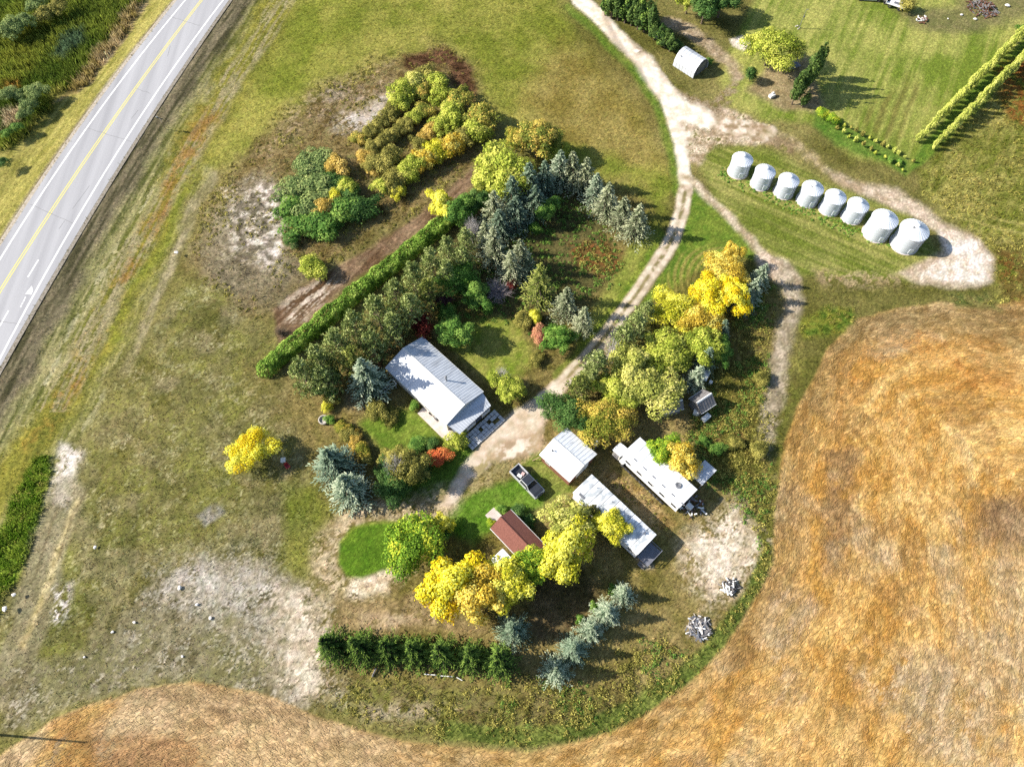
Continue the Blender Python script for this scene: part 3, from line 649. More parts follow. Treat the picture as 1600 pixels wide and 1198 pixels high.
M_DARK = pmat('dark_glass', (.03, .035, .04), (.02, .02, .025), 2, .15)
M_BROOF = pmat('brown_shingles', tuple(alb((160, 104, 90))), tuple(alb((126, 78, 68))), 5, .9, stretch=(1, 3, 1))
M_GREYWOOD = pmat('grey_weathered_boards', (.22, .21, .21), (.10, .095, .095), 3, .9, stretch=(.5, 5, 1), bump=.3)
M_DECK = pmat('grey_deck_boards', (.20, .21, .25), (.12, .125, .15), 2, .8, stretch=(.5, 5, 1))
M_CONC = pmat('pale_concrete', tuple(alb((246, 232, 224))), tuple(alb((226, 210, 200))), 1.2, .9)
M_PAVE = pmat('grey_pavers', (.50, .51, .52), (.36, .37, .38), 2, .9)
M_BLACK = pmat('black_rubber', (.025, .025, .027), (.045, .043, .04), 5, .85)
M_GALV = pmat('galvanised_steel', (.58, .61, .66), (.48, .52, .58), .5, .5, .15)
M_GALVR = pmat('galvanised_roof', (.70, .73, .78), (.64, .68, .73), .5, .5, .15)
M_WSIDE = pmat('white_siding', (.74, .74, .74), (.66, .66, .66), 2, .6, stretch=(.2, .2, 6))
M_WOOD = pmat('bare_wood', (.34, .24, .15), (.22, .15, .09), 3, .85, stretch=(.5, 5, 1))
M_STEEL = pmat('dull_steel', (.3, .31, .33), (.2, .2, .21), 4, .5, .6)
M_RED = pmat('red_paint', (.30, .02, .03), (.2, .015, .02), 3, .5)
M_RUST = pmat('rusty_iron', (.16, .07, .04), (.09, .045, .03), 5, .85)

def gable(root, L, Wd, ze, zr, oh, roofm, wallm, rib=0.45, inset=0.25, cap=None):
    """gable building, ridge along local x; L x Wd is the roof outline at the eaves"""
    hl, hw = L / 2, Wd / 2; th = .09
    b = MB(); il, iw = hl - inset, hw - inset; zw = ze - .02
    zi = ze + (zr - ze) * (inset / hw) - th - .03
    b.hexa([(-il, -iw, 0), (il, -iw, 0), (il, iw, 0), (-il, iw, 0), (-il, -iw, zi), (il, -iw, zi), (il, iw, zi), (-il, iw, zi)])
    zt = zr - th - .04
    for sx in (-1, 1):
        p = [(sx * il, -iw, zi), (sx * il, iw, zi), (sx * il, 0, zt)]; b.poly(p if sx > 0 else p[::-1])
    b.build('wall', wallm, root)
    b = MB()
    for s in (-1, 1):
        A = [(-hl, s * hw, ze), (hl, s * hw, ze), (hl, 0, zr), (-hl, 0, zr)]
        lo = [(x, y, z - th) for x, y, z in A]
        b.hexa(lo + A if s < 0 else [lo[1], lo[0], lo[3], lo[2], A[1], A[0], A[3], A[2]])
        if rib:
            n = int(L / rib); sl = math.hypot(hw, zr - ze)
            for i in range(n + 1):
                x = -hl + .03 + (L - .06) * i / n; w = .035
                q = [(x - w, s * (hw + .004), ze + .0), (x + w, s * (hw + .004), ze), (x + w, s * .05, zr - .012), (x - w, s * .05, zr - .012)]
                t_ = [(a_, b_, c_ + .024) for a_, b_, c_ in q]
                b.hexa(q + t_ if s < 0 else [q[1], q[0], q[3], q[2], t_[1], t_[0], t_[3], t_[2]])
    b.build('roof', roofm, root)
    b = MB(); w = .16; dz = w * (zr - ze) / hw
    for s in (-1, 1):
        p = [(-hl - .01, s * w, zr - dz + .055), (hl + .01, s * w, zr - dz + .055), (hl + .01, 0, zr + .07), (-hl - .01, 0, zr + .07)]
        b.poly(p if s < 0 else p[::-1])
    b.build('ridge_cap', cap or M_TRIM, root)
    b = MB()
    for s in (-1, 1):
        b.tube((-hl, s * (hw + .05), ze - .07), (hl, s * (hw + .05), ze - .07), .05, n=6)
    b.build('gutter', M_TRIM, root)
def window(root, c, w, h, nx, ny, mt=None):
    """framed window on a wall facing (nx, ny)"""
    rz = math.atan2(ny, nx); b = MB(); R = Matrix.Rotation(rz, 3, 'Z'); c = Vector(c)
    for dz in (-h / 2, h / 2): b.box(c + R @ Vector((.03, 0, dz)), (.06, w + .1, .07), rz=rz)
    for dy in (-w / 2, w / 2): b.box(c + R @ Vector((.03, dy, 0)), (.06, .07, h - .07), rz=rz)
    f = b.build('window', M_TRIM, root)
    b = MB(); b.box(c + R @ Vector((.015, 0, 0)), (.03, w - .07, h - .07), rz=rz); b.build('pane', M_DARK, f)
def door(root, c, w, h, nx, ny, mt):
    rz = math.atan2(ny, nx); b = MB(); R = Matrix.Rotation(rz, 3, 'Z'); c = Vector(c)
    b.box(c + R @ Vector((.025, 0, h / 2)), (.05, w, h), rz=rz)
    for k in (.3, .72): b.box(c + R @ Vector((.055, 0, h * k)), (.012, w * .6, h * .3), rz=rz)
    d = b.build('door', mt, root)
    b = MB(); b.tube(c + R @ Vector((.05, w * .38, h * .47)), c + R @ Vector((.11, w * .38, h * .47)), .03); b.build('handle', M_STEEL, d)

# ---- farm house
ze, zr = 2.9, 4.15
c0, a, Lh, Wh, _ = rect([(601.7, 574.3), (698.5, 664.4), (754.4, 611.8), (660.1, 525.9)], ze)
house = empty('farm_house', (c0.x, c0.y, 0), a, 'long bungalow with ribbed white metal gable roof and lower porch roof at its gravel end', 'house')
gable(house, Lh, Wh, ze, zr, .3, M_WROOF, M_SIDING)
hl, hw = Lh / 2, Wh / 2
for x in (-5, -1.5, 2.4): window(house, (x, -hw + .25, 1.5), 1.3, 1.0, 0, -1); window(house, (x, hw - .25, 1.5), 1.3, 1.0, 0, 1)
window(house, (-hl + .25, 1.2, 1.5), 1.3, 1.0, -1, 0)
b = MB(); b.tube((1.9, 1.0, 3.6), (1.9, 1.0, 5.0), .13, n=12); b.tube((1.9, 1.0, 5.0), (1.9, 1.0, 5.15), .22, .1, n=12); b.build('vent_pipe', M_STEEL, house)
b = MB(); b.tube((-4.2, 1.4, 3.4), (-4.2, 1.4, 4.1), .06, n=8); b.build('vent_pipe', M_TRIM, house)
# porch: shed roof lower than the gable, posts, sill wall, door
pd = 2.3; pw = Wh * .84
b = MB()
A = [(hl - .35, -hw + .1, 2.72), (hl + pd, -hw + .55, 2.34), (hl + pd, hw - .7, 2.34), (hl - .35, hw - .1, 2.72)]
b.hexa([(x, y, z - .09) for x, y, z in A] + A)
for i in range(17):
    f = i / 16; y0 = A[0][1] * (1 - f) + A[3][1] * f; y1 = A[1][1] * (1 - f) + A[2][1] * f; w = .03
    q = [(A[0][0], y0 - w, 2.722), (A[1][0] + .003, y1 - w, 2.342), (A[1][0] + .003, y1 + w, 2.342), (A[0][0], y0 + w, 2.722)]
    b.hexa(q + [(x, y, z + .04) for x, y, z in q])
b.build('porch_roof', M_WROOF, house)
b = MB(); b.box((hl + pd / 2 - .2, 0, .15), (pd - .2, pw, .3)); b.build('porch_floor', M_DECK, house)
for i in range(5):
    y = -hw + .75 + (Wh - 1.65) * i / 4; b = MB(); b.box((hl + pd - .18, y, 1.27), (.12, .12, 1.94)); b.build('porch_post', M_TRIM, house)
for i in range(4):
    y0 = -hw + .83 + (Wh - 1.65) * i / 4; y1 = -hw + .67 + (Wh - 1.65) * (i + 1) / 4
    if i == 2: continue
    b = MB(); b.box((hl + pd - .18, (y0 + y1) / 2, .75), (.06, y1 - y0, .86)); b.box((hl + pd - .18, (y0 + y1) / 2, 1.22), (.14, y1 - y0, .07)); b.build('porch_railing', M_TRIM, house)
door(house, (hl - .25, -.6, .32), .95, 2.0, 1, 0, M_TRIM)
window(house, (hl - .25, 1.5, 1.55), 1.2, 1.0, 1, 0)
# concrete patio, steps of pavers
P = [(652.6, 646), (666, 631), (716, 679), (713, 684), (699, 688), (690, 683)]
b = MB(); q = [Vector((*ground(*p), 0)) for p in P]
b.poly([v + Vector((0, 0, .12)) for v in q][::-1])
for i in range(len(q)): b.poly([q[i] - Vector((0, 0, .3)), q[i] + Vector((0, 0, .12)), q[(i + 1) % len(q)] + Vector((0, 0, .12)), q[(i + 1) % len(q)] - Vector((0, 0, .3))])
tag(b.build('patio_slab', M_CONC), kind='structure')
pc, pa, pl, pwid, _ = rect([(740, 682), (736, 676), (765, 639), (775, 653)], 0.1)
rng = random.Random(3); b = MB(); o0 = house.matrix_basis
nxp, nyp = 4, 12
for i in range(nxp):
    for j in range(nyp):
        if rng.random() < .10: continue
        x = hl + pd + .15 + i * .62; y = -hw + .9 + j * .60
        b.box((x + .3 + rng.uniform(-.03, .03), y + rng.uniform(-.03, .03), .28 - i * .05), (.55, .53, .12), rz=rng.uniform(-.05, .05))
pv = b.build('paving', M_PAVE); pv.location = house.location; pv.rotation_euler = house.rotation_euler; tag(pv, kind='structure')
def place_on(root, x, y, z=0.0):
    c, s = math.cos(root.rotation_euler.z), math.sin(root.rotation_euler.z)
    return (root.location.x + c * x - s * y, root.location.y + s * x + c * y, z)
# barbecue on the patio
gp = at(682.5, 655, .12); e = empty('barbecue', gp, house.rotation_euler.z, 'small black barbecue standing on the pale concrete patio', 'barbecue')
b = MB(); b.box((0, 0, .72), (1.0, .55, .24)); b.box((0, 0, .34), (.7, .45, .4)); b.build('body', M_BLACK, e, bevel=.05)
b = MB(); b.lathe([(.01, .28), (.16, .26), (.26, .16), (.3, 0)], 16); o = b.build('lid', M_STEEL, e); o.location = (0, 0, .82); o.scale = (1.3, .8, .7)
for x in (-.3, .3):
    for y in (-.2, .2): b = MB(); b.tube((x, y, 0), (x, y, .15), .03); b.build('leg', M_STEEL, e)
for k, (u, v, w, lab) in enumerate(((672.5, 646.5, .5, 'small dark plant pot nearer the patio corner'), (675, 648.5, .35, 'smaller dark plant pot beside another pot on the patio'))):
    e = empty('plant_pot', at(u, v, .12), 0, lab, 'plant pot', 'pots on the patio')
    b = MB(); b.lathe([(w * .3, 0), (w * .45, w * .7), (w * .5, w * .7), (w * .5, w * .8), (w * .4, w * .8), (w * .36, w * .7), (.01, w * .68)], 14); b.build('pot', M_BLACK, e)
    b = MB()
    for i in range(14):
        a_ = i * 2.4; b.tube((0, 0, w * .7), (math.cos(a_) * w * .5, math.sin(a_) * w * .5, w * 1.2), .02, .005, 4)
    b.build('stems', M_BLACK, e)

# ---- garage
ze, zr = 2.7, 3.75
c0, a, Lg, Wg, _ = rect([(843.4, 710), (890.8, 752.8), (932.2, 709.4)], ze)
gar = empty('garage', (c0.x, c0.y, 0), a, 'square garage with white metal gable roof beside the parked pickup', 'garage')
gable(gar, Lg, Wg, ze, zr, .3, M_WROOF2, M_BROWNWALL, rib=.6)
b = MB(); b.box((Lg / 2 - .24, .2, 1.1), (.05, 2.7, 2.2)); [b.box((Lg / 2 - .21, .2, z), (.03, 2.6, .04)) for z in (.55, 1.1, 1.65)]; b.build('overhead_door', M_TRIM, gar)
window(gar, (-Lg / 4, -Wg / 2 + .25, 1.5), .9, .8, 0, -1)
b = MB(); b.tube((-1.9, -1.5, 2.9), (-1.9, -1.5, 3.7), .09, n=10); b.tube((-1.9, -1.5, 3.7), (-1.9, -1.5, 3.82), .17, .08, n=10); b.build('vent_pipe', M_STEEL, gar)
p0 = at(832, 719.5, 0); pole = empty('post', p0, 0, 'short dark post leaning in the grass beside the garage eave', 'post')
b = MB(); b.tube((0, 0, 0), (.9, .05, 1.1), .06, .05); b.tube((.9, .05, 1.1), (1.05, .06, 1.2), .08, .08); b.build('shaft', M_WOOD, pole)

# ---- open shed roof behind the garage
def flat_shed(name, corners, zhi, zlo, mt, label, cat, rib=.5, wallm=None, open_=False):
    c0, a, l, w, _ = rect(corners, (zhi + zlo) / 2)
    e = empty(name, (c0.x, c0.y, 0), a, label, cat)
    b = MB(); A = [(-l / 2, -w / 2, zlo), (l / 2, -w / 2, zlo), (l / 2, w / 2, zhi), (-l / 2, w / 2, zhi)]
    b.hexa([(x, y, z - .08) for x, y, z in A] + A)
    if rib:
        for i in range(int(l / rib) + 1):
            x = -l / 2 + .04 + (l - .08) * i / max(1, int(l / rib))
            q = [(x - .03, -w / 2 - .004, zlo + .002), (x + .03, -w / 2 - .004, zlo + .002), (x + .03, w / 2 + .004, zhi + .002), (x - .03, w / 2 + .004, zhi + .002)]
            b.hexa(q + [(p[0], p[1], p[2] + .04) for p in q])
    b.build('roof', mt, e)
    if open_:
        for x in (-l / 2 + .15, l / 2 - .15):
            for y, z in ((-w / 2 + .15, zlo), (w / 2 - .15, zhi)):
                b = MB(); b.box((x, y, (z - .1) / 2), (.12, .12, z - .1)); b.build('post', M_GREYWOOD, e)
    else:
        b = MB(); i = .15; zl, zh = zlo - .1, zhi - .1
        b.hexa([(-l / 2 + i, -w / 2 + i, 0), (l / 2 - i, -w / 2 + i, 0), (l / 2 - i, w / 2 - i, 0), (-l / 2 + i, w / 2 - i, 0), (-l / 2 + i, -w / 2 + i, zl), (l / 2 - i, -w / 2 + i, zl), (l / 2 - i, w / 2 - i, zh), (-l / 2 + i, w / 2 - i, zh)])
        b.build('wall', wallm or M_SIDING, e)
        door(e, (0, -w / 2 + i, 0), .8, 1.75, 0, -1, M_GREYWOOD)
    return e, l, w
flat_shed('lean_to', [(913, 682.5), (931.5, 697), (936.5, 690), (918, 676)], 2.1, 1.9, M_WROOF2, 'narrow white lean-to half hidden behind the garage under the orange leaved tree', 'lean-to', wallm=M_GREYWOOD)

# ---- mobile homes
def mobile_home(corners, z, label, stain, seam, n_win):
    c0, a, l, w, _ = rect(corners, z)
    e = empty('mobile_home', (c0.x, c0.y, 0), a, label, 'mobile home')
    hl, hw = l / 2, w / 2; b = MB(); i = .12
    b.hexa([(-hl + i, -hw + i, .35), (hl - i, -hw + i, .35), (hl - i, hw - i, .35), (-hl + i, hw - i, .35), (-hl + i, -hw + i, z - .12), (hl - i, -hw + i, z - .12), (hl - i, hw - i, z - .12), (-hl + i, hw - i, z - .12)])
    b.build('wall', M_WSIDE, e)
    b = MB(); b.box((0, 0, .17), (l - .6, w - .6, .34)); b.build('skirting', M_GREYWOOD, e)
    b = MB(); n = 6; pts = []
    for k in range(n + 1):
        y = -hw + w * k / n; pts.append((y, z + .16 * (1 - (y / hw) ** 2)))
    for k in range(n):
        (y0, z0), (y1, z1) = pts[k], pts[k + 1]
        b.hexa([(-hl, y0, z0 - .1), (hl, y0, z0 - .1), (hl, y1, z1 - .1), (-hl, y1, z1 - .1), (-hl, y0, z0), (hl, y0, z0), (hl, y1, z1), (-hl, y1, z1)])
    m = int(l / seam)
    for s in range(1, m):
        x = -hl + l * s / m
        for k in range(n):
            (y0, z0), (y1, z1) = pts[k], pts[k + 1]
            q = [(x - .025, y0, z0 + .002), (x + .025, y0, z0 + .002), (x + .025, y1, z1 + .002), (x - .025, y1, z1 + .002)]
            b.hexa(q + [(p[0], p[1], p[2] + .035) for p in q], 1)
    b.build('roof', [stain, M_GREYTRIM if stain is M_STAIN else M_WROOF], e)
    for s in range(n_win):
        x = -hl + l * (s + .6) / n_win
        window(e, (x, -hw + i, 1.75), 1.0, .8, 0, -1); window(e, (x, hw - i, 1.75), 1.0, .8, 0, 1)
    window(e, (hl - i, .2, 1.75), 1.2, .8, 1, 0)
    return e, l, w, z
t1, l1, w1, z1 = mobile_home([(896, 769.4), (996.1, 867.5), (1026.2, 834.1), (923.4, 740.7)], 2.9, 'white roofed mobile home with a deck at its end, nearer the brown cabin', M_STAIN, 1.35, 4)
door(t1, (l1 / 2 - .12, -.6, .5), .85, 1.95, 1, 0, M_TRIM)
b = MB(); b.box((-l1 / 2 + 1.3, -w1 / 2 + .55, z1 + .10), (1.0, .35, .12)); b.build('roof_vent', M_STEEL, t1)
b = MB(); b.tube((l1 / 2 - 1.3, .9, z1), (l1 / 2 - 1.3, .9, z1 + .45), .12, n=10); b.build('chimney', M_STEEL, t1)
for k in range(3):
    b = MB(); b.tube((-l1 / 2 + 2 + k * 3, w1 / 4, z1 + .05), (-l1 / 2 + 2 + k * 3, w1 / 4, z1 + .3), .06, n=8); b.build('vent_pipe', M_STEEL, t1)
# deck with boards and steps
d_ = empty('deck', place_on(t1, l1 / 2 + 1.0, -.1), t1.rotation_euler.z, 'grey board deck with railings at the end of the mobile home', 'deck')
b = MB()
for k in range(11): b.box((-.9 + k * .18, 0, .5), (.16, 3.0, .05))
b.build('boards', M_DECK, d_)
for x in (-.8, .95):
    for y in (-1.4, 1.4):
        b = MB(); b.box((x, y, .24), (.1, .1, .47)); b.build('leg', M_GREYWOOD, d_)
b = MB(); b.box((.98, 0, 1.35), (.08, 3.0, .08)); b.box((.98, 0, .95), (.05, 3.0, .08)); b.box((0, 1.47, 1.35), (1.9, .08, .08))
for y in (-1.45, -.7, 0, .7, 1.45): b.box((.98, y, .93), (.07, .07, .8))
for x in (-.8, .1): b.box((x, 1.47, .93), (.07, .07, .8))
b.build('railing', M_DECK, d_)
b = MB()
for k in range(2): b.box((.2, -1.75 - .3 * k, .34 - .17 * k), (1.0, .3, .06))
b.build('steps', M_GREYWOOD, d_)

t2, l2, w2, z2 = mobile_home([(974.5, 710.3), (1061.6, 795), (1089.7, 762.9), (997.3, 681.7)], 2.9, 'white roofed mobile home with old tyres along its side, next to the scrap heap', M_WROOF2, 1.3, 5)
for k in range(6):
    b = MB(); b.box((-l2 / 2 + 2.0 + k * 1.85, -w2 / 2 + .75, z2 + .12), (.65, .16, .08)); b.build('roof_patch', M_STEEL, t2)
b = MB(); b.lathe([(.5, 0), (.46, .16), (.34, .2), (.3, .12), (.01, .1)], 18); o = b.build('roof_vent', M_STEEL, t2); o.location = (l2 / 2 - 2.3, .35, z2 + .13)
# porch box at the far end and lean-to at the back
flat_shed('porch', [(957, 703), (970, 713), (981, 702), (969, 690)], 2.45, 2.3, M_WROOF2, 'small white flat roofed entry porch on the end of the mobile home with tyres', 'porch', rib=0)
flat_shed('lean_to', [(1079.7, 741.3), (1098.4, 758.2), (1118.9, 734.3), (1088.5 + 12, 709.7 + 9)], 2.5, 2.2, M_WROOF, 'blue white ribbed tin lean-to on posts behind the mobile home with tyres', 'lean-to', rib=.35, open_=True)
# tyres along the side, leaning on the skirting
proto = None; rng = random.Random(5)
ordn = ['first', 'second', 'third', 'fourth', 'fifth', 'sixth', 'seventh', 'eighth', 'ninth', 'tenth', 'eleventh', 'twelfth', 'thirteenth', 'fourteenth', 'fifteenth', 'sixteenth', 'seventeenth', 'eighteenth', 'nineteenth', 'twentieth', 'twenty-first', 'twenty-second', 'twenty-third', 'twenty-fourth', 'twenty-fifth', 'twenty-sixth']
b = MB(); b.torus((0, 0, 0), .29, .11, n=18, k=8); me_t = b.build('tyre', M_BLACK, smooth=True); tyre_me = me_t.data; bpy.data.objects.remove(me_t)
for k in range(12):
    o = link('scrap_tyre', tyre_me); x = -l2 / 2 + 1.0 + k * .70 + rng.uniform(-.08, .08); flat = False
    o.location = place_on(t2, x, -w2 / 2 - (.55 if flat else .34), .11 if flat else .34)
    o.rotation_euler = (0 if flat else rad(-62), 0, t2.rotation_euler.z + rng.uniform(-.2, .2)); s = rng.uniform(.9, 1.15); o.scale = (s, s, s)
    tag(o, f'old black tyre beside the mobile home, {ordn[k]} in the line from the porch end', 'tyre', 'old tyres beside the mobile home')
# scrap heap
rng = random.Random(9)
def scrap(name, loc, r, n, mats, label, cat, lmax=1.4, hh=.7):
    e = empty(name, loc, 0, label, cat)
    for mi, (pn, mt) in enumerate(mats):
        b = MB()
        for i in range(n // len(mats)):
            a = rng.uniform(0, 6.28); q = r * math.sqrt(rng.random()); z = .05 + hh * (1 - q / r) * rng.random()
            M = Matrix.Rotation(rng.uniform(0, 6.28), 3, 'Z') @ Matrix.Rotation(rng.uniform(-.4, .4), 3, 'Y')
            b.box((q * math.cos(a), q * math.sin(a), z + .1), (rng.uniform(.3, lmax), rng.uniform(.08, .25), rng.uniform(.04, .16)), M=M)
        b.build(pn, mt, e)
    return e
scrap('scrap_heap', at(1082, 791), 1.9, 60, [('iron', M_RUST), ('machine_parts', M_BLACK), ('boards', M_GREYWOOD), ('sheet_metal', M_TRIM)], 'heap of rusty iron, dark parts and scrap at the corner of the mobile home', 'scrap heap', 1.1, .8)
def appliance(loc, rz, d, mt, label, cat='appliance', name='appliance'):
    e = empty(name, loc, rz, label, cat); b = MB(); b.box((0, 0, d[2] / 2), d); b.build('cabinet', mt, e, bevel=.04)
    b = MB(); b.box((0, -d[1] / 2 - .012, d[2] * .5), (d[0] * .9, .025, d[2] * .85)); b.build('door', mt, e)
    b = MB(); b.tube((d[0] * .36, -d[1] / 2 - .05, d[2] * .4), (d[0] * .36, -d[1] / 2 - .05, d[2] * .7), .02); b.build('handle', M_STEEL, e)
appliance(at(1076, 793), t2.rotation_euler.z, (.95, .75, .95), M_TRIM, 'white boxy appliance standing in the scrap heap by the mobile home')
appliance(at(973, 722), t2.rotation_euler.z, (.9, .8, .9), M_TRIM, 'white boxy appliance in front of the mobile home porch')
appliance(at(1086.5, 646.5), rad(-20), (.9, .7, 1.0), M_TRIM, 'white appliance next to the corner of the grey shed in the trees')
appliance(at(1102, 654), rad(40), (1.5, .8, .7), M_TRIM, 'white chest lying open below the ridge of the grey shed', 'chest', 'chest')
appliance(at(1109.5, 598.5), rad(60), (.5, .5, .6), M_TRIM, 'small white box in the shade behind the grey shed')

# ---- weathered sheds in the trees
for cor, ze, zr, lab in (([(1033, 634), (1040, 656), (1066, 629), (1056, 610)], 2.1, 3.0, 'grey weathered board shed half under the yellow-green tree'),
                        ([(1080, 632), (1100, 647), (1115, 630), (1095, 600)], 2.0, 3.2, 'sagging grey shingled shed with white appliances at its corner')):
    c0, a, l, w, _ = rect(cor, ze); e = empty('old_shed', (c0.x, c0.y, 0), a, lab, 'shed')
    if w > l: e.rotation_euler.z += math.pi / 2; l, w = w, l
    gable(e, l, w, ze, zr, .2, M_GREYWOOD, M_GREYWOOD, rib=.5)
    door(e, (l / 2 - .25, 0, 0), .9, 1.8, 1, 0, M_GREYWOOD)
e = empty('tin_sheet', at(1101, 591, 0), rad(62), 'white tin sheet leaning under the blue spruce beside the grey shed', 'tin sheet')
b = MB()
for k in range(8): b.box((0, -.35 + k * .1, 1.0 + (k % 2) * .03), (2.2, .1, .02), M=Matrix.Rotation(.15, 3, 'Y'))
b.build('corrugations', M_WROOF2, e)

for x in (-.8, .8): b = MB(); b.tube((x, 0, 0), (x, 0, 1.0), .05); b.build('prop', M_GREYWOOD, e)

# ---- brown cabin
ze, zr = 2.3, 3.3
c0, a, l, w, _ = rect([(766.9, 825.1), (826, 889), (855, 854), (797, 795.7)], ze)
cab = empty('cabin', (c0.x, c0.y, 0), a, 'long narrow cabin with reddish brown shingled gable roof between yellow trees', 'cabin')
gable(cab, l, w, ze, zr, .2, M_BROOF, M_BROWNWALL, rib=0, cap=M_BROOF)
door(cab, (-l / 2 + .25, .3, .05), .85, 1.95, -1, 0, M_TRIM)
for x in (-2, 1): window(cab, (x, -w / 2 + .25, 1.4), .9, .8, 0, -1)
e, _, _ = flat_shed('shed', [(766, 874), (786, 895), (800.5, 873.5), (785.7, 856.4)], 2.3, 2.1, M_WROOF2, 'small shed with a plain white flat roof beside the brown cabin', 'shed', rib=0)
e = empty('step_deck', at(772.6, 807.5, 0), a, 'small pale wooden platform at the door of the brown cabin', 'platform')
b = MB()
for k in range(9): b.box((-.95 + k * .24, 0, .3), (.225, 1.75, .05))
b.build('boards', M_CONC, e)
for x, y in ((-.8, -.7), (-.8, .7), (.8, -.7), (.8, .7)): b = MB(); b.box((x, y, .13), (.12, .12, .26)); b.build('leg', M_GREYWOOD, e)
e = empty('ladder', at(855, 874, 0), rad(-40), 'thin pale pole frame lying in the shade behind the brown cabin', 'ladder')
b = MB(); [b.tube((-1.1, y, .06), (1.1, y, .06), .035) for y in (-.2, .2)]; b.build('rails', M_WOOD, e); b = MB(); [b.tube((-1 + k * .33, -.2, .06), (-1 + k * .33, .2, .06), .025) for k in range(7)]; b.build('rungs', M_WOOD, e)

# ---- gambrel steel shed to the north
sec = [(-2.35, 0), (-2.25, 1.25), (-1.75, 2.2), (-.95, 2.85), (0, 3.1), (.95, 2.85), (1.75, 2.2), (2.25, 1.25), (2.35, 0)]
g0, g1 = Vector((*ground(1051, 102.5), 0)), Vector((*ground(1082.6, 122.9), 0))
ax = (g1 - g0); Lq = ax.length; aq = math.atan2(ax.y, ax.x); mid = (g0 + g1) / 2 + Vector((-ax.y, ax.x, 0)).normalized() * 2.35
qs = empty('steel_shed', mid, aq, 'pale steel arched shed in the round grass island by the drive', 'shed')
b = MB(); hq = Lq / 2
for i in range(8):
    (y0, za), (y1, zb) = sec[i], sec[i + 1]
    nrib = 14
    for k in range(nrib):
        x0, x1 = -hq + Lq * k / nrib, -hq + Lq * (k + 1) / nrib; o_ = .03 if k % 2 else 0
        n_ = Vector((0, -(zb - za), (y1 - y0))).normalized() * o_
        b.poly([(x0, y0 + n_.y, za + n_.z), (x1, y0 + n_.y, za + n_.z), (x1, y1 + n_.y, zb + n_.z), (x0, y1 + n_.y, zb + n_.z)])
b.build('roof', M_WROOF, qs)
b = MB()
for x, s in ((hq - .12, 1), (-hq + .12, -1)):
    p = [(x, y * .985, z * .985) for y, z in sec]; b.poly(p[::-1] if s > 0 else p)
b.build('end_wall', pmat('dark_end_wall', (.10, .11, .12), (.07, .075, .08), 2, .7), qs)
b = MB(); b.box((hq - .08, 0, 1.1), (.05, 2.4, 2.2)); b.build('door', M_STEEL, qs)
b = MB(); b.tube((-hq + 1.0, -1.6, 2.3), (-hq + 1.0, -1.75, 2.75), .13, n=10); b.build('vent_pipe', M_STEEL, qs)

# ---- grain bins
def bin_mesh(R, H, rr, hatch):
    b = MB(); prof = [(R, 0)]; nr = max(3, int(round(H / .82)))
    z = 0
    steps = int(H / .11)
    for i in range(1, steps + 1):
        z = H * i / steps; prof.append((R + (.012 if i % 2 else 0), z))
    b.lathe(prof, 56)
    for k in range(nr + 1): b.lathe([(R + .01, H * k / nr - .03), (R + .025, H * k / nr - .03), (R + .025, H * k / nr + .03), (R + .01, H * k / nr + .03)], 56)
    return b
def grain_bin(u, v, R, H, rh, label, hatch):
    x, y = ground(u, v, H); e = empty('grain_bin', (x, y, 0), random.Random(u).uniform(0, .2), label, 'grain bin', 'grain bins in a row')
    bin_mesh(R, H, 0, hatch).build('wall', M_GALV, e, smooth=False)
    b = MB(); n = 28; Ro = R + .14; zt = H + rh; rt = .28
    for i in range(n):
        a0, a1 = 2 * math.pi * i / n, 2 * math.pi * (i + 1) / n
        P = lambda r_, a_, z_: (r_ * math.cos(a_), r_ * math.sin(a_), z_)
        b.poly([P(Ro, a0, H - .06), P(Ro, a1, H - .06), P(rt, a1, zt), P(rt, a0, zt)])
        d = .016 * R / 2.2; am = a0
        w0, w1 = d / Ro * 1.3, d / rt * .5
        b.hexa([P(Ro + .005, am - w0, H - .055), P(Ro + .005, am + w0, H - .055), P(rt, am + w1, zt + .005), P(rt, am - w1, zt + .005),
                P(Ro + .005, am - w0, H - .02), P(Ro + .005, am + w0, H - .02), P(rt, am + w1, zt + .03), P(rt, am - w1, zt + .03)])
    b.build('roof', M_GALVR, e)
    b = MB(); b.lathe([(.36, zt - .08), (.40, zt + .02), (.38, zt + .12), (.2, zt + .2), (.01, zt + .22)], 20); b.build('cap', M_GALVR, e, smooth=True)
    if hatch:
        M = Matrix.Rotation(rad(200), 3, 'Z') @ Matrix.Rotation(math.atan2(rh, R), 3, 'Y')
        aa = rad(200); r_ = R * .28; b = MB(); b.box((r_ * math.cos(aa), r_ * math.sin(aa), H + rh * .76), (.42, .42, .14), M=M); b.build('roof_hatch', M_BLACK, e)
    b = MB(); b.box((0, -R - .03, .95), (.75, .08, 1.1)); b.build('door', M_GALVR, e)
    b = MB()
    for s in (-.2, .2): b.tube((s + .9, -math.sqrt(R * R - .8) - .14, .3), (s + .9, -math.sqrt(R * R - .8) - .14, H), .02, n=5)
    for k in range(int(H / .3)): b.tube((.7, -math.sqrt(R * R - .8) - .14, .4 + k * .3), (1.1, -math.sqrt(R * R - .8) - .14, .4 + k * .3), .015, n=5)
    b.build('ladder', M_STEEL, e)
    b = MB(); b.lathe([(R + .16, -.2), (R + .16, .06), (R - .1, .06)], 40); b.build('foundation', M_CONC, e)
zoomb = [(108, 252, 80, 185), (268, 408, 158, 268), (432, 573, 215, 328), (595, 743, 275, 387), (755, 900, 333, 445), (912, 1058, 392, 503), (1078, 1260, 457, 615), (1275, 1475, 535, 698)]
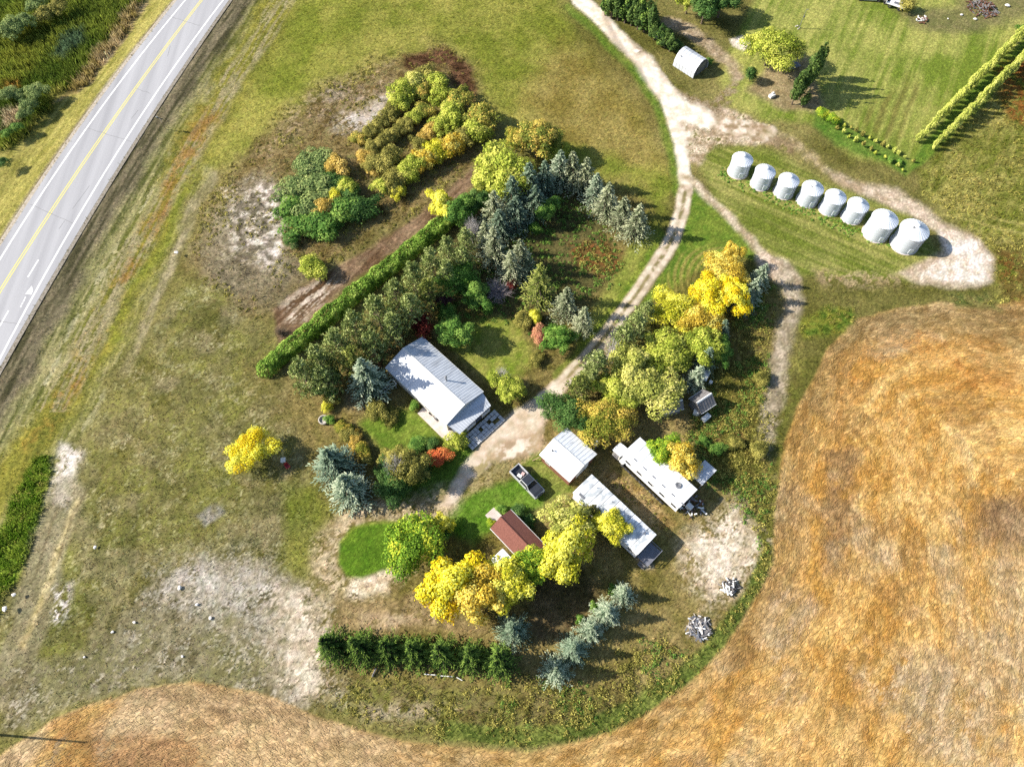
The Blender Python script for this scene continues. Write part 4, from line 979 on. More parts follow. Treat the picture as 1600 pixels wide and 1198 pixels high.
for i, (xl, xr, yt, yb) in enumerate(zoomb):
    big_ = i > 5
    cx_ = 1120 + (xl + xr) / 2 / 4.444; cy_ = 220 + (yb - (xr - xl) / 2 * .80) / 4.444
    Rm = (xr - xl) / 4.444 / 2 / scale_at(cy_, 3.4) * .955
    nm = ('round galvanised grain bin with a cone roof, ' + ordn[i] + ' from the drive end of the row') if not big_ else ('wide galvanised grain bin, last of the row beside the pale gravel loop' if i == 7 else 'wide galvanised grain bin, next to last at the gravel loop end of the row')
    grain_bin(cx_, cy_, Rm, 3.3 if not big_ else 3.9, Rm * .50, nm, i in (3, 7))

# ---- pickup truck
M_SILV = pmat('silver_paint', (.66, .67, .68), (.60, .61, .62), 2, .28, .35)
M_CHAR = pmat('charcoal_sky_reflection', (.055, .062, .075), (.045, .05, .06), 2, .22, .4)  # charcoal; on hood and cab roof the sky's dark reflection is painted in
A_, B_ = Vector((*ground(806.5, 733.5, 1.0), 0)), Vector((*ground(840.5, 768.5, 1.0), 0))
ax = B_ - A_; ta = math.atan2(ax.y, ax.x); tm = (A_ + B_) / 2
tk_ = empty('pickup_truck', tm, ta, 'pickup truck with dark hood and cab roof and silver sides, things in its open bed', 'pickup truck')
TL, TW = 5.7, 1.95
prof = [(-2.85, .55), (-2.85, 1.15), (2.3, 1.15), (2.72, 1.02), (2.85, .85), (2.85, .5)]
b = MB()
def extr(b, pr, y0, y1, m=0):
    n = len(pr)
    b.poly([(x, y0, z) for x, z in pr], m); b.poly([(x, y1, z) for x, z in pr][::-1], m)
    for i in range(n):
        (xa, za), (xb, zb) = pr[i], pr[(i + 1) % n]; b.poly([(xa, y0, za), (xa, y1, za), (xb, y1, zb), (xb, y0, zb)], m)
hwid = TW / 2
extr(b, [(-.75, .45), (-.75, 1.12), (2.35, 1.12), (2.74, 1.0), (2.85, .8), (2.85, .45)], -hwid, hwid)
extr(b, [(-2.85, .5), (-2.85, 1.18), (-.76, 1.18), (-.76, .5)], -hwid, -hwid + .13); extr(b, [(-2.85, .5), (-2.85, 1.18), (-.76, 1.18), (-.76, .5)], hwid - .13, hwid)
b.box((-1.8, 0, .58), (2.08, TW - .28, .12))
b.build('body', M_SILV, tk_, bevel=.05)
b = MB(); b.box((-2.80, 0, .93), (.08, TW - .28, .46)); b.build('tailgate', M_SILV, tk_)
b = MB(); b.box((-1.78, 0, .665), (2.0, TW - .3, .03)); b.build('bed_liner', M_CHAR, tk_)
b = MB(); extr(b, [(1.25, 1.13), (2.3, 1.13), (2.7, 1.04), (2.7, 1.10), (2.3, 1.21), (1.2, 1.24)], -hwid + .1, hwid - .1); b.build('hood', M_CHAR, tk_, bevel=.04)
b = MB(); x0, x1, x2, x3 = -.74, -.55, .75, 1.35; w0, w1 = hwid - .05, hwid - .22
b.hexa([(x0, -w0, 1.13), (x3, -w0, 1.13), (x3, w0, 1.13), (x0, w0, 1.13), (x1, -w1, 1.78), (x2, -w1, 1.80), (x2, w1, 1.80), (x1, w1, 1.78)])
b.build('cab', M_SILV, tk_, bevel=.05)
b = MB(); b.box(((x1 + x2) / 2, 0, 1.81), (x2 - x1 - .06, w1 * 2 - .1, .05)); b.build('cab_roof', M_CHAR, tk_, bevel=.02)
b = MB()
b.poly([(x3 + .012, -w0 + .1, 1.18), (x3 + .012, w0 - .1, 1.18), (x2 + .025, w1 - .05, 1.77), (x2 + .025, -w1 + .05, 1.77)]); b.build('windscreen', M_DARK, tk_)
b = MB(); b.poly([(x0 - .01, w0 - .1, 1.2), (x0 - .01, -w0 + .1, 1.2), (x1 - .02, -w1 + .05, 1.74), (x1 - .02, w1 - .05, 1.74)]); b.build('rear_window', M_DARK, tk_)
for s in (-1, 1):
    b = MB(); yb, yt = s * (w0 + .012), s * (w1 + .012)
    p = [(x0 + .15, yb, 1.18), (x3 - .2, yb, 1.18), (x2 - .05, yt, 1.74), (x1 + .1, yt, 1.74)]; b.poly(p if s < 0 else p[::-1]); b.build('side_window', M_DARK, tk_)
    b = MB(); b.box((.95, s * (hwid + .12), 1.22), (.14, .24, .17)); b.build('mirror', M_CHAR, tk_)
    b = MB(); b.box((2.80, s * .72, .86), (.12, .36, .16)); b.build('headlight', M_TRIM, tk_)
    b = MB(); b.box((-2.86, s * (hwid - .08), .95), (.04, .14, .34)); b.build('tail_light', M_RED, tk_)
    for x in (-1.85, 1.85):
        b = MB(); M = Matrix.Rotation(math.pi / 2, 3, 'X'); b.torus((x, s * (hwid - .12), .38), .26, .12, M=M, n=20, k=8); w_ = b.build('wheel', M_BLACK, tk_, smooth=True)
        b = MB(); b.tube((x, s * (hwid - .18), .38), (x, s * (hwid - .02), .38), .2, n=14); b.build('rim', M_STEEL, w_)
b = MB(); b.box((2.88, 0, .55), (.14, TW - .1, .2)); b.build('bumper', M_STEEL, tk_)
b = MB(); b.box((-2.92, 0, .52), (.12, TW - .2, .16)); b.build('bumper', M_STEEL, tk_)
b = MB(); b.box((2.86, 0, .84), (.05, .9, .22)); b.build('grille', M_BLACK, tk_)
for (x, y, d, mt, lab) in ((-1.35, -.25, (.7, .5, .3), M_TRIM, 'white box in the pickup bed nearer its cab'), (-1.25, .3, (.45, .6, .2), pmat('pinkish_card', (.6, .45, .42), (.5, .3, .28), 4, .8), 'pinkish carton in the pickup bed')):
    e = empty('box', place_on(tk_, x, y, .682), ta + .3, lab, 'box'); b = MB(); b.box((0, 0, d[2] / 2), d); b.build('carton', mt, e, bevel=.02)
    b = MB(); b.box((-d[0] * .25, 0, d[2] + .012), (d[0] * .46, d[1] * .96, .02)); b.build('lid', mt, e)

# ---- yard oddments
def chair(loc, rz, mt, label):
    e = empty('lawn_chair', loc, rz, label, 'chair')
    b = MB(); b.box((0, 0, .42), (.6, .6, .05)); b.build('seat', mt, e)
    b = MB(); b.box((0, .32, .75), (.6, .06, .66), M=Matrix.Rotation(-.2, 3, 'X')); b.build('backrest', mt, e)
    for x in (-.26, .26):
        for y in (-.26, .26):
            b = MB(); b.box((x, y, .2), (.06, .06, .39)); b.build('leg', mt, e)
    for x in (-.3, .3):
        b = MB(); b.box((x, 0, .62), (.07, .6, .04)); b.build('armrest', mt, e)
chair(at(450.5, 730), rad(40), M_RED, 'dark red lawn chair in the shade of the lone yellow tree')
e = empty('table', at(444.3, 721), rad(8), 'small square white table in the shade of the lone yellow tree', 'table')
b = MB(); b.box((0, 0, .72), (.72, .8, .05)); b.build('tabletop', M_TRIM, e, bevel=.01)
for x in (-.28, .28):
    for y in (-.3, .3): b = MB(); b.tube((x, y, 0), (x, y, .7), .025); b.build('leg', M_TRIM, e)
e = empty('platform', at(1238.5, 104.5), rad(28), 'grey slatted picnic platform at the foot of the tall yellow-green tree', 'platform')
b = MB()
for k in range(8): b.box((0, -.95 + k * .27, .6), (2.3, .24, .06))
b.build('boards', M_DECK, e)
for x in (-1, 1):
    for y in (-.8, .8): b = MB(); b.box((x, y, .28), (.1, .1, .57)); b.build('leg', M_GREYWOOD, e)
e = empty('bench', at(1236, 109.5), rad(28), 'small pale bench against the grey platform under the tree', 'bench')
b = MB(); b.box((0, 0, .42), (1.1, .35, .06)); b.build('seat', M_TRIM, e); 
for x in (-.45, .45): b = MB(); b.box((x, 0, .2), (.1, .3, .39)); b.build('leg', M_GREYWOOD, e)
e = empty('yard_light_pole', at(1248.5, 44), 0, 'tall thin pole standing on the lawn with a heap of stones at its foot', 'pole')
b = MB(); b.tube((0, 0, 0), (0.05, 0, 4.4), .07, .05); b.build('shaft', M_GREYWOOD, e); b = MB(); b.box((.1, -.05, 2.7), (.3, .2, .3)); b.build('meter_box', M_STEEL, e); b = MB(); b.tube((.05, 0, 4.3), (.5, -.1, 4.45), .04); b.build('arm', M_STEEL, e)
M_STONE = pmat('field_stone', (.50, .46, .42), (.32, .29, .26), 4, .95, bump=.4)
M_WSTONE = pmat('white_stone', (.72, .69, .66), (.52, .49, .46), 4, .95, bump=.4)
def stone_mesh(seed):
    me = bpy.data.meshes.new('stone'); bm = bmesh.new(); bmesh.ops.create_icosphere(bm, subdivisions=2, radius=1)
    r = random.Random(seed)
    ax = [Vector((r.uniform(-1, 1), r.uniform(-1, 1), r.uniform(-1, 1))).normalized() for _ in range(7)]
    for v in bm.verts:
        d = v.co.normalized(); k = 1.0
        for a in ax: k = min(k, .78 + .0 * 1 if d.dot(a) > .8 else k) if d.dot(a) > .8 else k
        v.co = d * (k + r.uniform(-.05, .05)); v.co.z *= .7
    bm.to_mesh(me); bm.free(); return me
SM = [stone_mesh(i) for i in range(5)]
for m_ in SM: m_.materials.append(M_WSTONE)
def stone(u, v, r, label, grp, mt=None, z=None):
    o = link('boulder', SM[int(u) % 5]); p = at(u, v); o.location = (p.x, p.y, r * .3 if z is None else z); r *= .75; o.scale = (r, r * .8, r * .5); o.rotation_euler = (0, 0, u)
    if mt: o.material_slots[0].link = 'OBJECT'; o.material_slots[0].material = mt
    tag(o, label, 'stone', grp); return o
stone(276, 395, .55, 'single pale boulder beside the pale track along the rusty ditch', 'boulders in the meadow')
for u, v, r, lab in ((281, 918, .5, 'white boulder at the north edge of the bare grey ground'), (308, 944, .38, 'white boulder on the bare grey ground, middle of three in a line'), (329, 965, .4, 'white boulder on the bare grey ground, lowest of three in a line'),
                     (210, 972, .35, 'small white stone in the meadow, upper right of a pair'), (176, 987, .32, 'small white stone in the meadow, lower left of a pair'), (8, 951, .6, 'white rock slab at the left end of the pale wheel track'), (22, 929, .45, 'pale rock above the white slab at the left edge'),
                     (149, 855, .4, 'pale stone in the west meadow beside the wheel track'), (132, 1026, .25, 'tiny white stone low in the grass above the field edge'), (285, 1025, .3, 'tiny white stone at the edge of weeds south of the bare ground')):
    stone(u, v, r, lab, 'boulders in the meadow')
for k, (u, v) in enumerate(((1246, 41), (1249, 44), (1243.5, 42), (1247, 46))): stone(u, v, .3, 'one of the grey stones heaped at the foot of the thin pole', 'stones at the pole', M_STONE)
e = empty('salvage_block', at(1205.5, 151.5), rad(30), 'white broken block lying on the grass below the dark poplars', 'block')
b = MB(); b.box((0, 0, .3), (1.2, .8, .6)); b.box((.3, .2, .7), (.5, .4, .3)); b.build('blocks', M_WSTONE, e, bevel=.05)
# driftwood-like rubbish heaps near the field
scrap('scrap_heap', at(1138.5, 918), 1.15, 40, [('white_panels', M_TRIM), ('grey_boards', M_GREYWOOD), ('dark_bits', M_BLACK)], 'heap of white panels and grey boards on the pale dirt beside the field', 'scrap heap', 1.8, .6)
scrap('brush_heap', at(1091.5, 981), 1.6, 90, [('pale_sticks', M_STONE), ('grey_boards', M_GREYWOOD), ('old_boards', M_GREYWOOD), ('pale_scraps', M_STEEL), ('white_scraps', M_TRIM)], 'grey heap of sticks and broken boards in the weeds near the field edge', 'brush heap', 1.5, .5)
e = empty('fence_scrap', at(690, 1055.5), rad(-4), 'low broken white boards lying in front of the south spruce row', 'boards')
b = MB(); b.box((-1.5, .05, .12), (1.6, .1, .22)); b.box((.6, 0, .12), (1.7, .1, .2)); b.box((2.4, -.2, .1), (.9, .1, .18), rz=-.4); b.build('boards', M_TRIM, e)
e = empty('log', at(585, 1050), rad(70), 'short dark log leaning at the foot of the second south spruce', 'log')
b = MB(); b.tube((-.6, 0, .14), (.6, 0, .14), .13, .1); b.build('bark', M_GREYWOOD, e)
# junk along the top edge
def wagon(u, v, rz, L, Wd, mt, label):
    e = empty('flatbed_trailer', at(u, v), rz, label, 'trailer')
    b = MB(); b.box((0, 0, .85), (L, Wd, .12)); b.box((0, Wd / 2 - .05, 1.1), (L, .08, .4)); b.box((-L / 2 + .05, 0, 1.15), (.08, Wd, .5)); b.build('bed', mt, e)
    b = MB(); b.box((.2, -.2, 1.0), (L * .35, Wd * .3, .18)); b.build('load', M_STEEL, e)
    for x in (-L / 4, L / 4):
        for s in (-1, 1): b = MB(); b.torus((x, s * (Wd / 2 - .12), .38), .26, .12, M=Matrix.Rotation(math.pi / 2, 3, 'X')); b.build('wheel', M_BLACK, e)
    b = MB(); b.tube((L / 2, 0, .7), (L / 2 + 1.2, 0, .5), .05); b.build('hitch', M_STEEL, e)
wagon(1398, 11, rad(-30), 4.2, 2.2, M_TRIM, 'white flatbed trailer on the lawn at the top edge')
wagon(1378, 2.5, rad(-30), 3.0, 1.6, M_GREYWOOD, 'grey wagon with junk beside the white flatbed trailer')
e = empty('car', at(1353, -1), rad(-5), 'dark car at the top edge showing only its near side', 'car')
b = MB(); extr(b, [(-2.1, .3), (-2.1, .85), (-1.2, .95), (2.1, .9), (2.1, .3)], -.85, .85); b.build('body', M_SILV, e, bevel=.06)
b = MB(); b.hexa([(-1.3, -.75, .9), (1.0, -.75, .9), (1.0, .75, .9), (-1.3, .75, .9), (-.9, -.6, 1.4), (.5, -.6, 1.4), (.5, .6, 1.4), (-.9, .6, 1.4)]); b.build('cabin', M_DARK, e, bevel=.06)
for x in (-1.3, 1.3):
    for s in (-1, 1): b = MB(); b.torus((x, s * .75, .32), .22, .1, M=Matrix.Rotation(math.pi / 2, 3, 'X')); b.build('wheel', M_BLACK, e)
scrap('scrap_heap', at(1441, 32), 1.3, 30, [('iron', M_RUST), ('white_parts', M_TRIM)], 'small rusty scrap heap with a white piece on the north lawn', 'scrap heap', 1.0, .5)
scrap('brush_heap', at(1534, 14), 3.2, 130, [('sticks', M_RUST), ('dark_sticks', M_GREYWOOD)], 'big dark brush heap on the bare ground at the top right', 'brush heap', 1.9, 1.1)
for u, v, r, lab in ((1573, 10, .8, 'pale stone on the bare ground, farthest right of four'), (1502, 24, .5, 'pale stone below the dark brush heap, left of another'), (1523, 31, .6, 'pale stone below the dark brush heap, right of another'), (1481, 30, .3, 'small pale stone on the green patch beside the scrap heap')):
    stone(u, v, r, lab, 'pale stones on the north ground')
# road sign seen from its side, and the utility pole that throws the long shadow
e = empty('road_sign', at(260, 204, -.9), rad(36), 'thin road sign post with a small pale plate in the highway ditch', 'road sign')
b = MB(); b.tube((0, 0, 0), (0, 0, 2.9), .06); b.build('post', M_WOOD, e); b = MB(); b.box((0, 0, 2.5), (.05, .75, .75)); b.build('plate', M_STEEL, e)
e = empty('marker_post', at(248, 188, -.8), rad(20), 'white marker plate on a short stake near the road shoulder', 'marker')
b = MB(); b.tube((0, 0, 0), (0, 0, .8), .03); b.build('stake', M_TRIM, e); b = MB(); b.box((0, -.03, .75), (.4, .06, .9), M=Matrix.Rotation(.5, 3, 'X')); b.build('plate', M_TRIM, e)
e = empty('utility_pole', at(-26, 1145.5), 0, 'wooden utility pole beyond the left edge whose shadow crosses the field corner', 'utility pole')
b = MB(); b.tube((0, 0, 0), (0, 0, 8.6), .16, .11); b.build('shaft', M_GREYWOOD, e); b = MB(); b.box((0, 0, 8.3), (1.6, .12, .14)); b.build('crossarm', M_GREYWOOD, e)
# dog house / trough bits
e = empty('stone_basin', at(506, 657), 0, 'round pale stone basin beside the clipped green bush in the garden', 'basin')
b = MB(); b.lathe([(.75, 0), (.8, .45), (.65, .48), (.55, .2), (.01, .18)], 20); b.build('bowl', M_STONE, e)
e = empty('clothes_line', at(608, 612), rad(38), 'thin pale clothes line between posts behind the house', 'clothes line')
for x in (-1.4, 1.4): b = MB(); b.tube((x, 0, 0), (x, 0, 1.9), .05); b.tube((x, -.6, 1.9), (x, .6, 1.9), .04); b.build('post', M_TRIM, e)
b = MB(); [b.tube((-1.4, y, 1.9), (1.4, y, 1.9), .02, n=5) for y in (-.5, 0, .5)]; b.build('wires', M_TRIM, e)
# ================================================================== VEGETATION
def quads_from(cen, nrm, size, asp, rs, spin=True):
    """leaf-sized quads: centres (n,3), normals (n,3), half sizes (n,)"""
    n = len(cen); nrm = nrm / (np.linalg.norm(nrm, axis=1, keepdims=True) + 1e-9)
    ref = np.where(np.abs(nrm[:, 2:3]) < .9, np.array([[0, 0, 1.]]), np.array([[1., 0, 0]]))
    t = np.cross(nrm, ref); t /= np.linalg.norm(t, axis=1, keepdims=True); b = np.cross(nrm, t)
    if spin:
        a = rs.rand(n)[:, None] * 6.283; t, b = t * np.cos(a) + b * np.sin(a), -t * np.sin(a) + b * np.cos(a)
    t = t * size[:, None]; b = b * (size * asp)[:, None]
    v = np.stack([cen - t - b * .5, cen + t * .1 - b, cen + t + b * .5, cen - t * .1 + b], 1).reshape(-1, 3)
    return v, np.arange(n * 4).reshape(-1, 4)
def rdir(rs, n):
    d = rs.normal(size=(n, 3)); return d / np.linalg.norm(d, axis=1, keepdims=True)
def limb_mesh(name, segs, mat):
    b = MB()
    for p0, p1, r0, r1 in segs: b.tube(p0, p1, r0, r1, 6, cap=False)
    me = bpy.data.meshes.new(name); me.from_pydata(b.v, [], b.f); me.materials.append(mat); me.polygons.foreach_set('use_smooth', [True] * len(b.f)); return me
M_BARK = pmat('grey_brown_bark', (.16, .12, .085), (.09, .07, .05), 3, .95, stretch=(4, 4, .6))
M_PALEBARK = pmat('bleached_twigs', (.62, .59, .57), (.46, .42, .41), 3, .95)
M_REDTWIG = pmat('purple_grey_twigs', (.46, .40, .39), (.30, .24, .24), 3, .95)

def broadleaf(seed, h=1.0, r=.5, lobes=40, leaf=.024, n=8600, base=.22, lobe=(.14, .38), flat=1.0):
    """unit tree: height h, crown radius r; returns (trunk mesh, crown mesh)"""
    rs = np.random.RandomState(seed); L = []; zc = (base + 1) / 2 * h; rz = (1 - base) / 2 * h
    irr = [rs.uniform(.66, 1.14) for _ in range(7)]
    for i in range(lobes):
        d = rdir(rs, 1)[0]; d[2] = abs(d[2]) * 1.1 - .35
        a = math.atan2(d[1], d[0]); k = irr[int((a + math.pi) / 6.284 * 7) % 7]
        q = rs.uniform(.42, 1.0)
        lr = rs.uniform(*lobe) * r
        L.append((np.array([d[0] * r * q * k, d[1] * r * q * k, zc + d[2] * rz * q * flat]), lr, rs.rand()))
    L.append((np.array([0, 0, zc + rz * .4]), r * .3, rs.rand())); L.append((np.array([0, 0, zc]), r * .42, rs.rand()))
    tot = sum(l[1] ** 2 for l in L); cen = []; nr = []; ti = []
    for c, lr, lt in L:
        m = int(n * lr ** 2 / tot); d = rdir(rs, m); d[:, 2] = np.where(d[:, 2] < -.35, -d[:, 2], d[:, 2])
        rad_ = lr * (.55 + .45 * rs.rand(m) ** .5)[:, None] * (1 + .28 * (vnoise(d[:, 0] * 3 + 9, d[:, 1] * 3 + d[:, 2] * 3, seed)[:, None] - .5))
        p = c + d * rad_ * np.array([1, 1, .9]); cen.append(p); nr.append(d + rdir(rs, m) * .45 + np.array([0, 0, .15]))
        ti.append(np.clip(.5 + (lt - .5) * .62 + rs.normal(size=m) * .16, 0, 1))
    cen = np.concatenate(cen); nr = np.concatenate(nr); ti = np.concatenate(ti)
    # stray sprigs break the outline
    m = n // 12; d = rdir(rs, m); d[:, 2] = np.abs(d[:, 2]) - .2; li = rs.randint(0, len(L), m)
    sp = np.array([L[i][0] for i in li]) + d * np.array([L[i][1] for i in li])[:, None] * rs.uniform(1.0, 1.22, (m, 1))
    cen = np.concatenate([cen, sp]); nr = np.concatenate([nr, d + rdir(rs, m)]); ti = np.concatenate([ti, rs.rand(m)])
    sz = leaf * rs.uniform(.6, 1.25, len(cen)) * h * .9
    v, q = quads_from(cen, nr, sz, .62, rs); crown = np_mesh('crown', v, q, None, ftint=ti)
    segs = []; k = .028 * h
    segs.append(((0, 0, -.02 * h), (0, 0, base * h), k, k * .8)); segs.append(((0, 0, base * h), (rs.uniform(-.03, .03), rs.uniform(-.03, .03), zc), k * .8, k * .5))
    for c, lr, lt in L[::2]:
        s = np.array([0, 0, rs.uniform(base * .8, base + .25) * h]); mid = (s + c) / 2 + np.array([0, 0, .04 * h])
        segs += [(s, mid, k * .5, k * .3), (mid, c + (c - mid) * .4, k * .3, k * .1)]
    return limb_mesh('trunk', segs, M_BARK), crown
def conifer(seed, r=.24, levels=26, per=9, droop=.35, q=13, nsz=.020, taper=.92, asp=.42, gap=0.0, base=.03):
    """unit spruce of height 1: whorls of drooping branches, each a spray of short needle tufts"""
    rs = np.random.RandomState(seed); cen = []; nr = []; ti = []; sz = []; tan = []; segs = [((0, 0, -.03), (0, 0, .55), .020, .012), ((0, 0, .55), (0, 0, 1.0), .012, .002)]
    for l in range(levels):
        z = base + (1 - base) * (l / levels) ** 1.0; rl = r * (1 - z) ** taper * rs.uniform(.86, 1.1) + .012
        nb = max(5, int(per * (.5 + .5 * (1 - z)) + rs.rand()))
        a0 = rs.rand() * 6.28
        for k in range(nb):
            if rs.rand() < gap: continue
            a = a0 + 6.283 * k / nb + rs.normal() * .12; L_ = rl * rs.uniform(.72, 1.12); bt = rs.normal() * .10
            ux = np.array([math.cos(a), math.sin(a), 0]); uy = np.array([-ux[1], ux[0], 0])
            nq = max(4, int(q * (.35 + .65 * L_ / r)))
            if l % 2 == 0 and L_ > .06: segs.append(((0, 0, z), tuple(ux * L_ * .8 + np.array([0, 0, z - droop * L_ * .6])), .004, .001))
            for j in range(nq):
                t = (j + .6) / nq; side = (-1) ** j
                off = side * L_ * .20 * (1 - t * .75) * rs.uniform(.3, 1.2)
                zz = z - droop * L_ * t ** 1.3 + .22 * droop * L_ * t ** 5 + rs.normal() * .006
                cen.append(ux * (L_ * t) + uy * off + np.array([0, 0, zz]))
                tan.append(ux * (1 - .2) + uy * side * rs.uniform(.2, .8) + np.array([0, 0, -.25 + .3 * rs.rand()]))
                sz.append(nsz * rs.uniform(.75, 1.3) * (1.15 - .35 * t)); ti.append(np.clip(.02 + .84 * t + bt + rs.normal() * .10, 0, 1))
    # leader
    for j in range(12):
        cen.append(np.array([rs.normal() * .006, rs.normal() * .006, .95 + .06 * rs.rand()])); tan.append(np.array([rs.normal() * .4, rs.normal() * .4, 1.])); sz.append(nsz * .8); ti.append(.8)
    cen = np.array(cen); tan = np.array(tan); tan /= np.linalg.norm(tan, axis=1, keepdims=True); sz = np.array(sz); n = len(cen)
    up = np.array([0, 0, 1.]) + rs.normal(size=(n, 3)) * .45; b = np.cross(tan, up); b /= np.linalg.norm(b, axis=1, keepdims=True)
    t_ = tan * sz[:, None]; b_ = b * (sz * asp)[:, None]
    v = np.stack([cen - t_ - b_ * .7, cen + t_ * .6 - b_, cen + t_ * 1.15, cen - t_ * .2 + b_], 1)
    up2 = np.cross(b, tan); c2 = up2 * (sz * asp)[:, None]
    v2 = np.stack([cen - t_ - c2 * .7, cen + t_ * .6 - c2, cen + t_ * 1.15, cen - t_ * .2 + c2], 1)
    v = np.concatenate([v, v2]).reshape(-1, 3); ti = np.concatenate([ti, ti])
    crown = np_mesh('crown', v, np.arange(len(v)).reshape(-1, 4), None, ftint=ti)
    return limb_mesh('trunk', segs, M_BARK), crown
def pine(seed, r=.34):
    """unit pine: rounded loose crown of needle clumps on visible boughs"""
    rs = np.random.RandomState(seed); cen = []; nr = []; ti = []; sz = []; segs = [((0, 0, -.03), (0, 0, .6), .024, .016), ((0, 0, .6), (0, 0, .96), .016, .004)]
    for l in range(14):
        z = .18 + .8 * l / 14; rl = r * (1 - ((z - .3) / .72) ** 1.25 if z > .3 else .85); rl = max(rl, .04)
        for k in range(7):
            a = rs.rand() * 6.283; L_ = rl * rs.uniform(.6, 1.1); u = np.array([math.cos(a), math.sin(a), 0]); tip = u * L_ + np.array([0, 0, z + .10 * L_])
            segs.append(((0, 0, z - .03), tuple(tip), .006, .002)); lt = rs.normal() * .15
            for c in range(4):
                f = rs.uniform(.45, 1.05); p = u * L_ * f + np.array([0, 0, z + .02]) + rs.normal(size=3) * np.array([.035, .035, .018])
                m = 9; d = rdir(rs, m); d[:, 2] = np.abs(d[:, 2])
                cen.append(p + d * .030); nr.append(np.cross(d, rdir(rs, m)) + d * .4); ti.append(np.clip(.45 + lt + rs.normal(size=m) * .2, 0, 1)); sz.append(np.full(m, .023) * rs.uniform(.7, 1.2, m))
    v, q = quads_from(np.concatenate(cen), np.concatenate(nr), np.concatenate(sz), .4, rs)
    return limb_mesh('trunk', segs, M_BARK), np_mesh('crown', v, q, None, ftint=np.concatenate(ti))
def columnar(seed, r=.13, n=2600, base=.04, leaf=.020, spires=16):
    """unit column tree: upswept spires round a stem"""
    rs = np.random.RandomState(seed); cen = []; nr = []; ti = []; segs = [((0, 0, -.03), (0, 0, .9), .018, .003)]
    for s in range(spires):
        a = rs.rand() * 6.283; q = r * rs.uniform(.15, .95); z0 = base + rs.uniform(0, .45); z1 = min(1.0, z0 + rs.uniform(.3, .55)) if s else 1.02
        if s == 0: q = 0; z0 = .2
        m = int(n / spires); t = rs.rand(m); w = r * .42 * np.sin(np.pi * np.clip(t * .92 + .06, 0, 1)) ** .7
        ang = rs.rand(m) * 6.283; ax = np.array([math.cos(a), math.sin(a), 0])
        p = np.stack([ax[0] * q * (.6 + .5 * t * (1 - t) * 3) + np.cos(ang) * w, ax[1] * q * (.6 + .5 * t * (1 - t) * 3) + np.sin(ang) * w, z0 + (z1 - z0) * t], 1)
        cen.append(p); d = np.stack([np.cos(ang), np.sin(ang), np.full(m, .5)], 1); nr.append(d + rdir(rs, m) * .7)
        ti.append(np.clip(.5 + rs.normal() * .2 + rs.normal(size=m) * .17 + (t - .5) * .15, 0, 1))
        segs.append(((0, 0, z0 * .8), (ax[0] * q, ax[1] * q, z0 + .15), .007, .003))
    cen = np.concatenate(cen)
    v, q = quads_from(cen, np.concatenate(nr), leaf * rs.uniform(.6, 1.3, len(cen)), .7, rs)
    return limb_mesh('trunk', segs, M_BARK), np_mesh('crown', v, q, None, ftint=np.concatenate(ti))
def bare(seed, mat, r=.5, h=1.0, upright=.6, n=85):
    rs = np.random.RandomState(seed); segs = []
    for i in range(n):
        d = rdir(rs, 1)[0]; d[2] = abs(d[2]) + upright; d /= np.linalg.norm(d); p = np.array([0, 0, .0])
        k = .022; dd = d * np.array([r * 1.6, r * 1.6, h])
        for s in range(3):
            e = p + dd * .33 + rs.normal(size=3) * .03
            segs.append((tuple(p), tuple(e), k, k * .6))
            for w in range(3):
                f = e + dd * .2 + rs.normal(size=3) * .10; segs.append((tuple(e), tuple(f), k * .5, k * .15))
            p = e; k *= .6
    return limb_mesh('branches', segs, mat)

def pal(*c): return [tuple(np.minimum(alb(x) * 1.75, .8)) for x in c]
PALS = {
 'yellow': pal((190, 150, 14), (244, 208, 34), (255, 234, 96)),
 'gold': pal((142, 122, 36), (212, 180, 64), (240, 216, 116)),
 'lemon': pal((136, 144, 30), (212, 202, 56), (240, 230, 108)),
 'yellowgreen': pal((92, 108, 30), (160, 172, 62), (210, 208, 100)),
 'limegreen': pal((76, 108, 26), (128, 164, 48), (212, 210, 66)),
 'paleyg': pal((104, 114, 46), (168, 172, 80), (216, 208, 122)),
 'green': pal((48, 80, 30), (86, 126, 50), (138, 164, 76)),
 'bright': pal((52, 88, 28), (94, 134, 50), (150, 178, 82)),
 'dark': pal((30, 56, 24), (62, 96, 42), (106, 134, 68)),
 'willow': pal((62, 84, 44), (112, 132, 74), (168, 178, 108)),
 'orange': pal((128, 112, 42), (196, 166, 78), (228, 196, 114)),
 'orangegreen': pal((80, 94, 30), (138, 142, 50), (208, 180, 84)),
 'mixed': pal((84, 100, 40), (142, 146, 60), (222, 190, 96)),
 'red': pal((58, 20, 18), (98, 38, 32), (140, 62, 48)),
 'scarlet': pal((150, 60, 34), (206, 100, 62), (224, 150, 84)),
 'pink': pal((128, 76, 64), (186, 124, 100), (206, 160, 116)),
 'purple': pal((56, 34, 36), (90, 58, 62), (130, 92, 88)),
 'olive': pal((74, 78, 32), (128, 124, 58), (184, 174, 92)),
 'hedge': pal((60, 88, 26), (116, 150, 54), (168, 188, 90)),
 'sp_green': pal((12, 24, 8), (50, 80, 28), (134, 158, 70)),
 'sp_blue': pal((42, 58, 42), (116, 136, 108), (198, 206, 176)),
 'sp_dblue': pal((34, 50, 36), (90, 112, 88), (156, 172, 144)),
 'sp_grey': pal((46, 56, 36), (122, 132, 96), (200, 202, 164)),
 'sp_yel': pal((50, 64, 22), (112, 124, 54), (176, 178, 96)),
 'pine': pal((70, 86, 40), (138, 152, 84), (198, 204, 136)),
 'poplar': pal((34, 52, 24), (66, 90, 40), (112, 134, 66)),
 'yp': pal((104, 122, 44), (170, 178, 80), (220, 218, 124)),
}
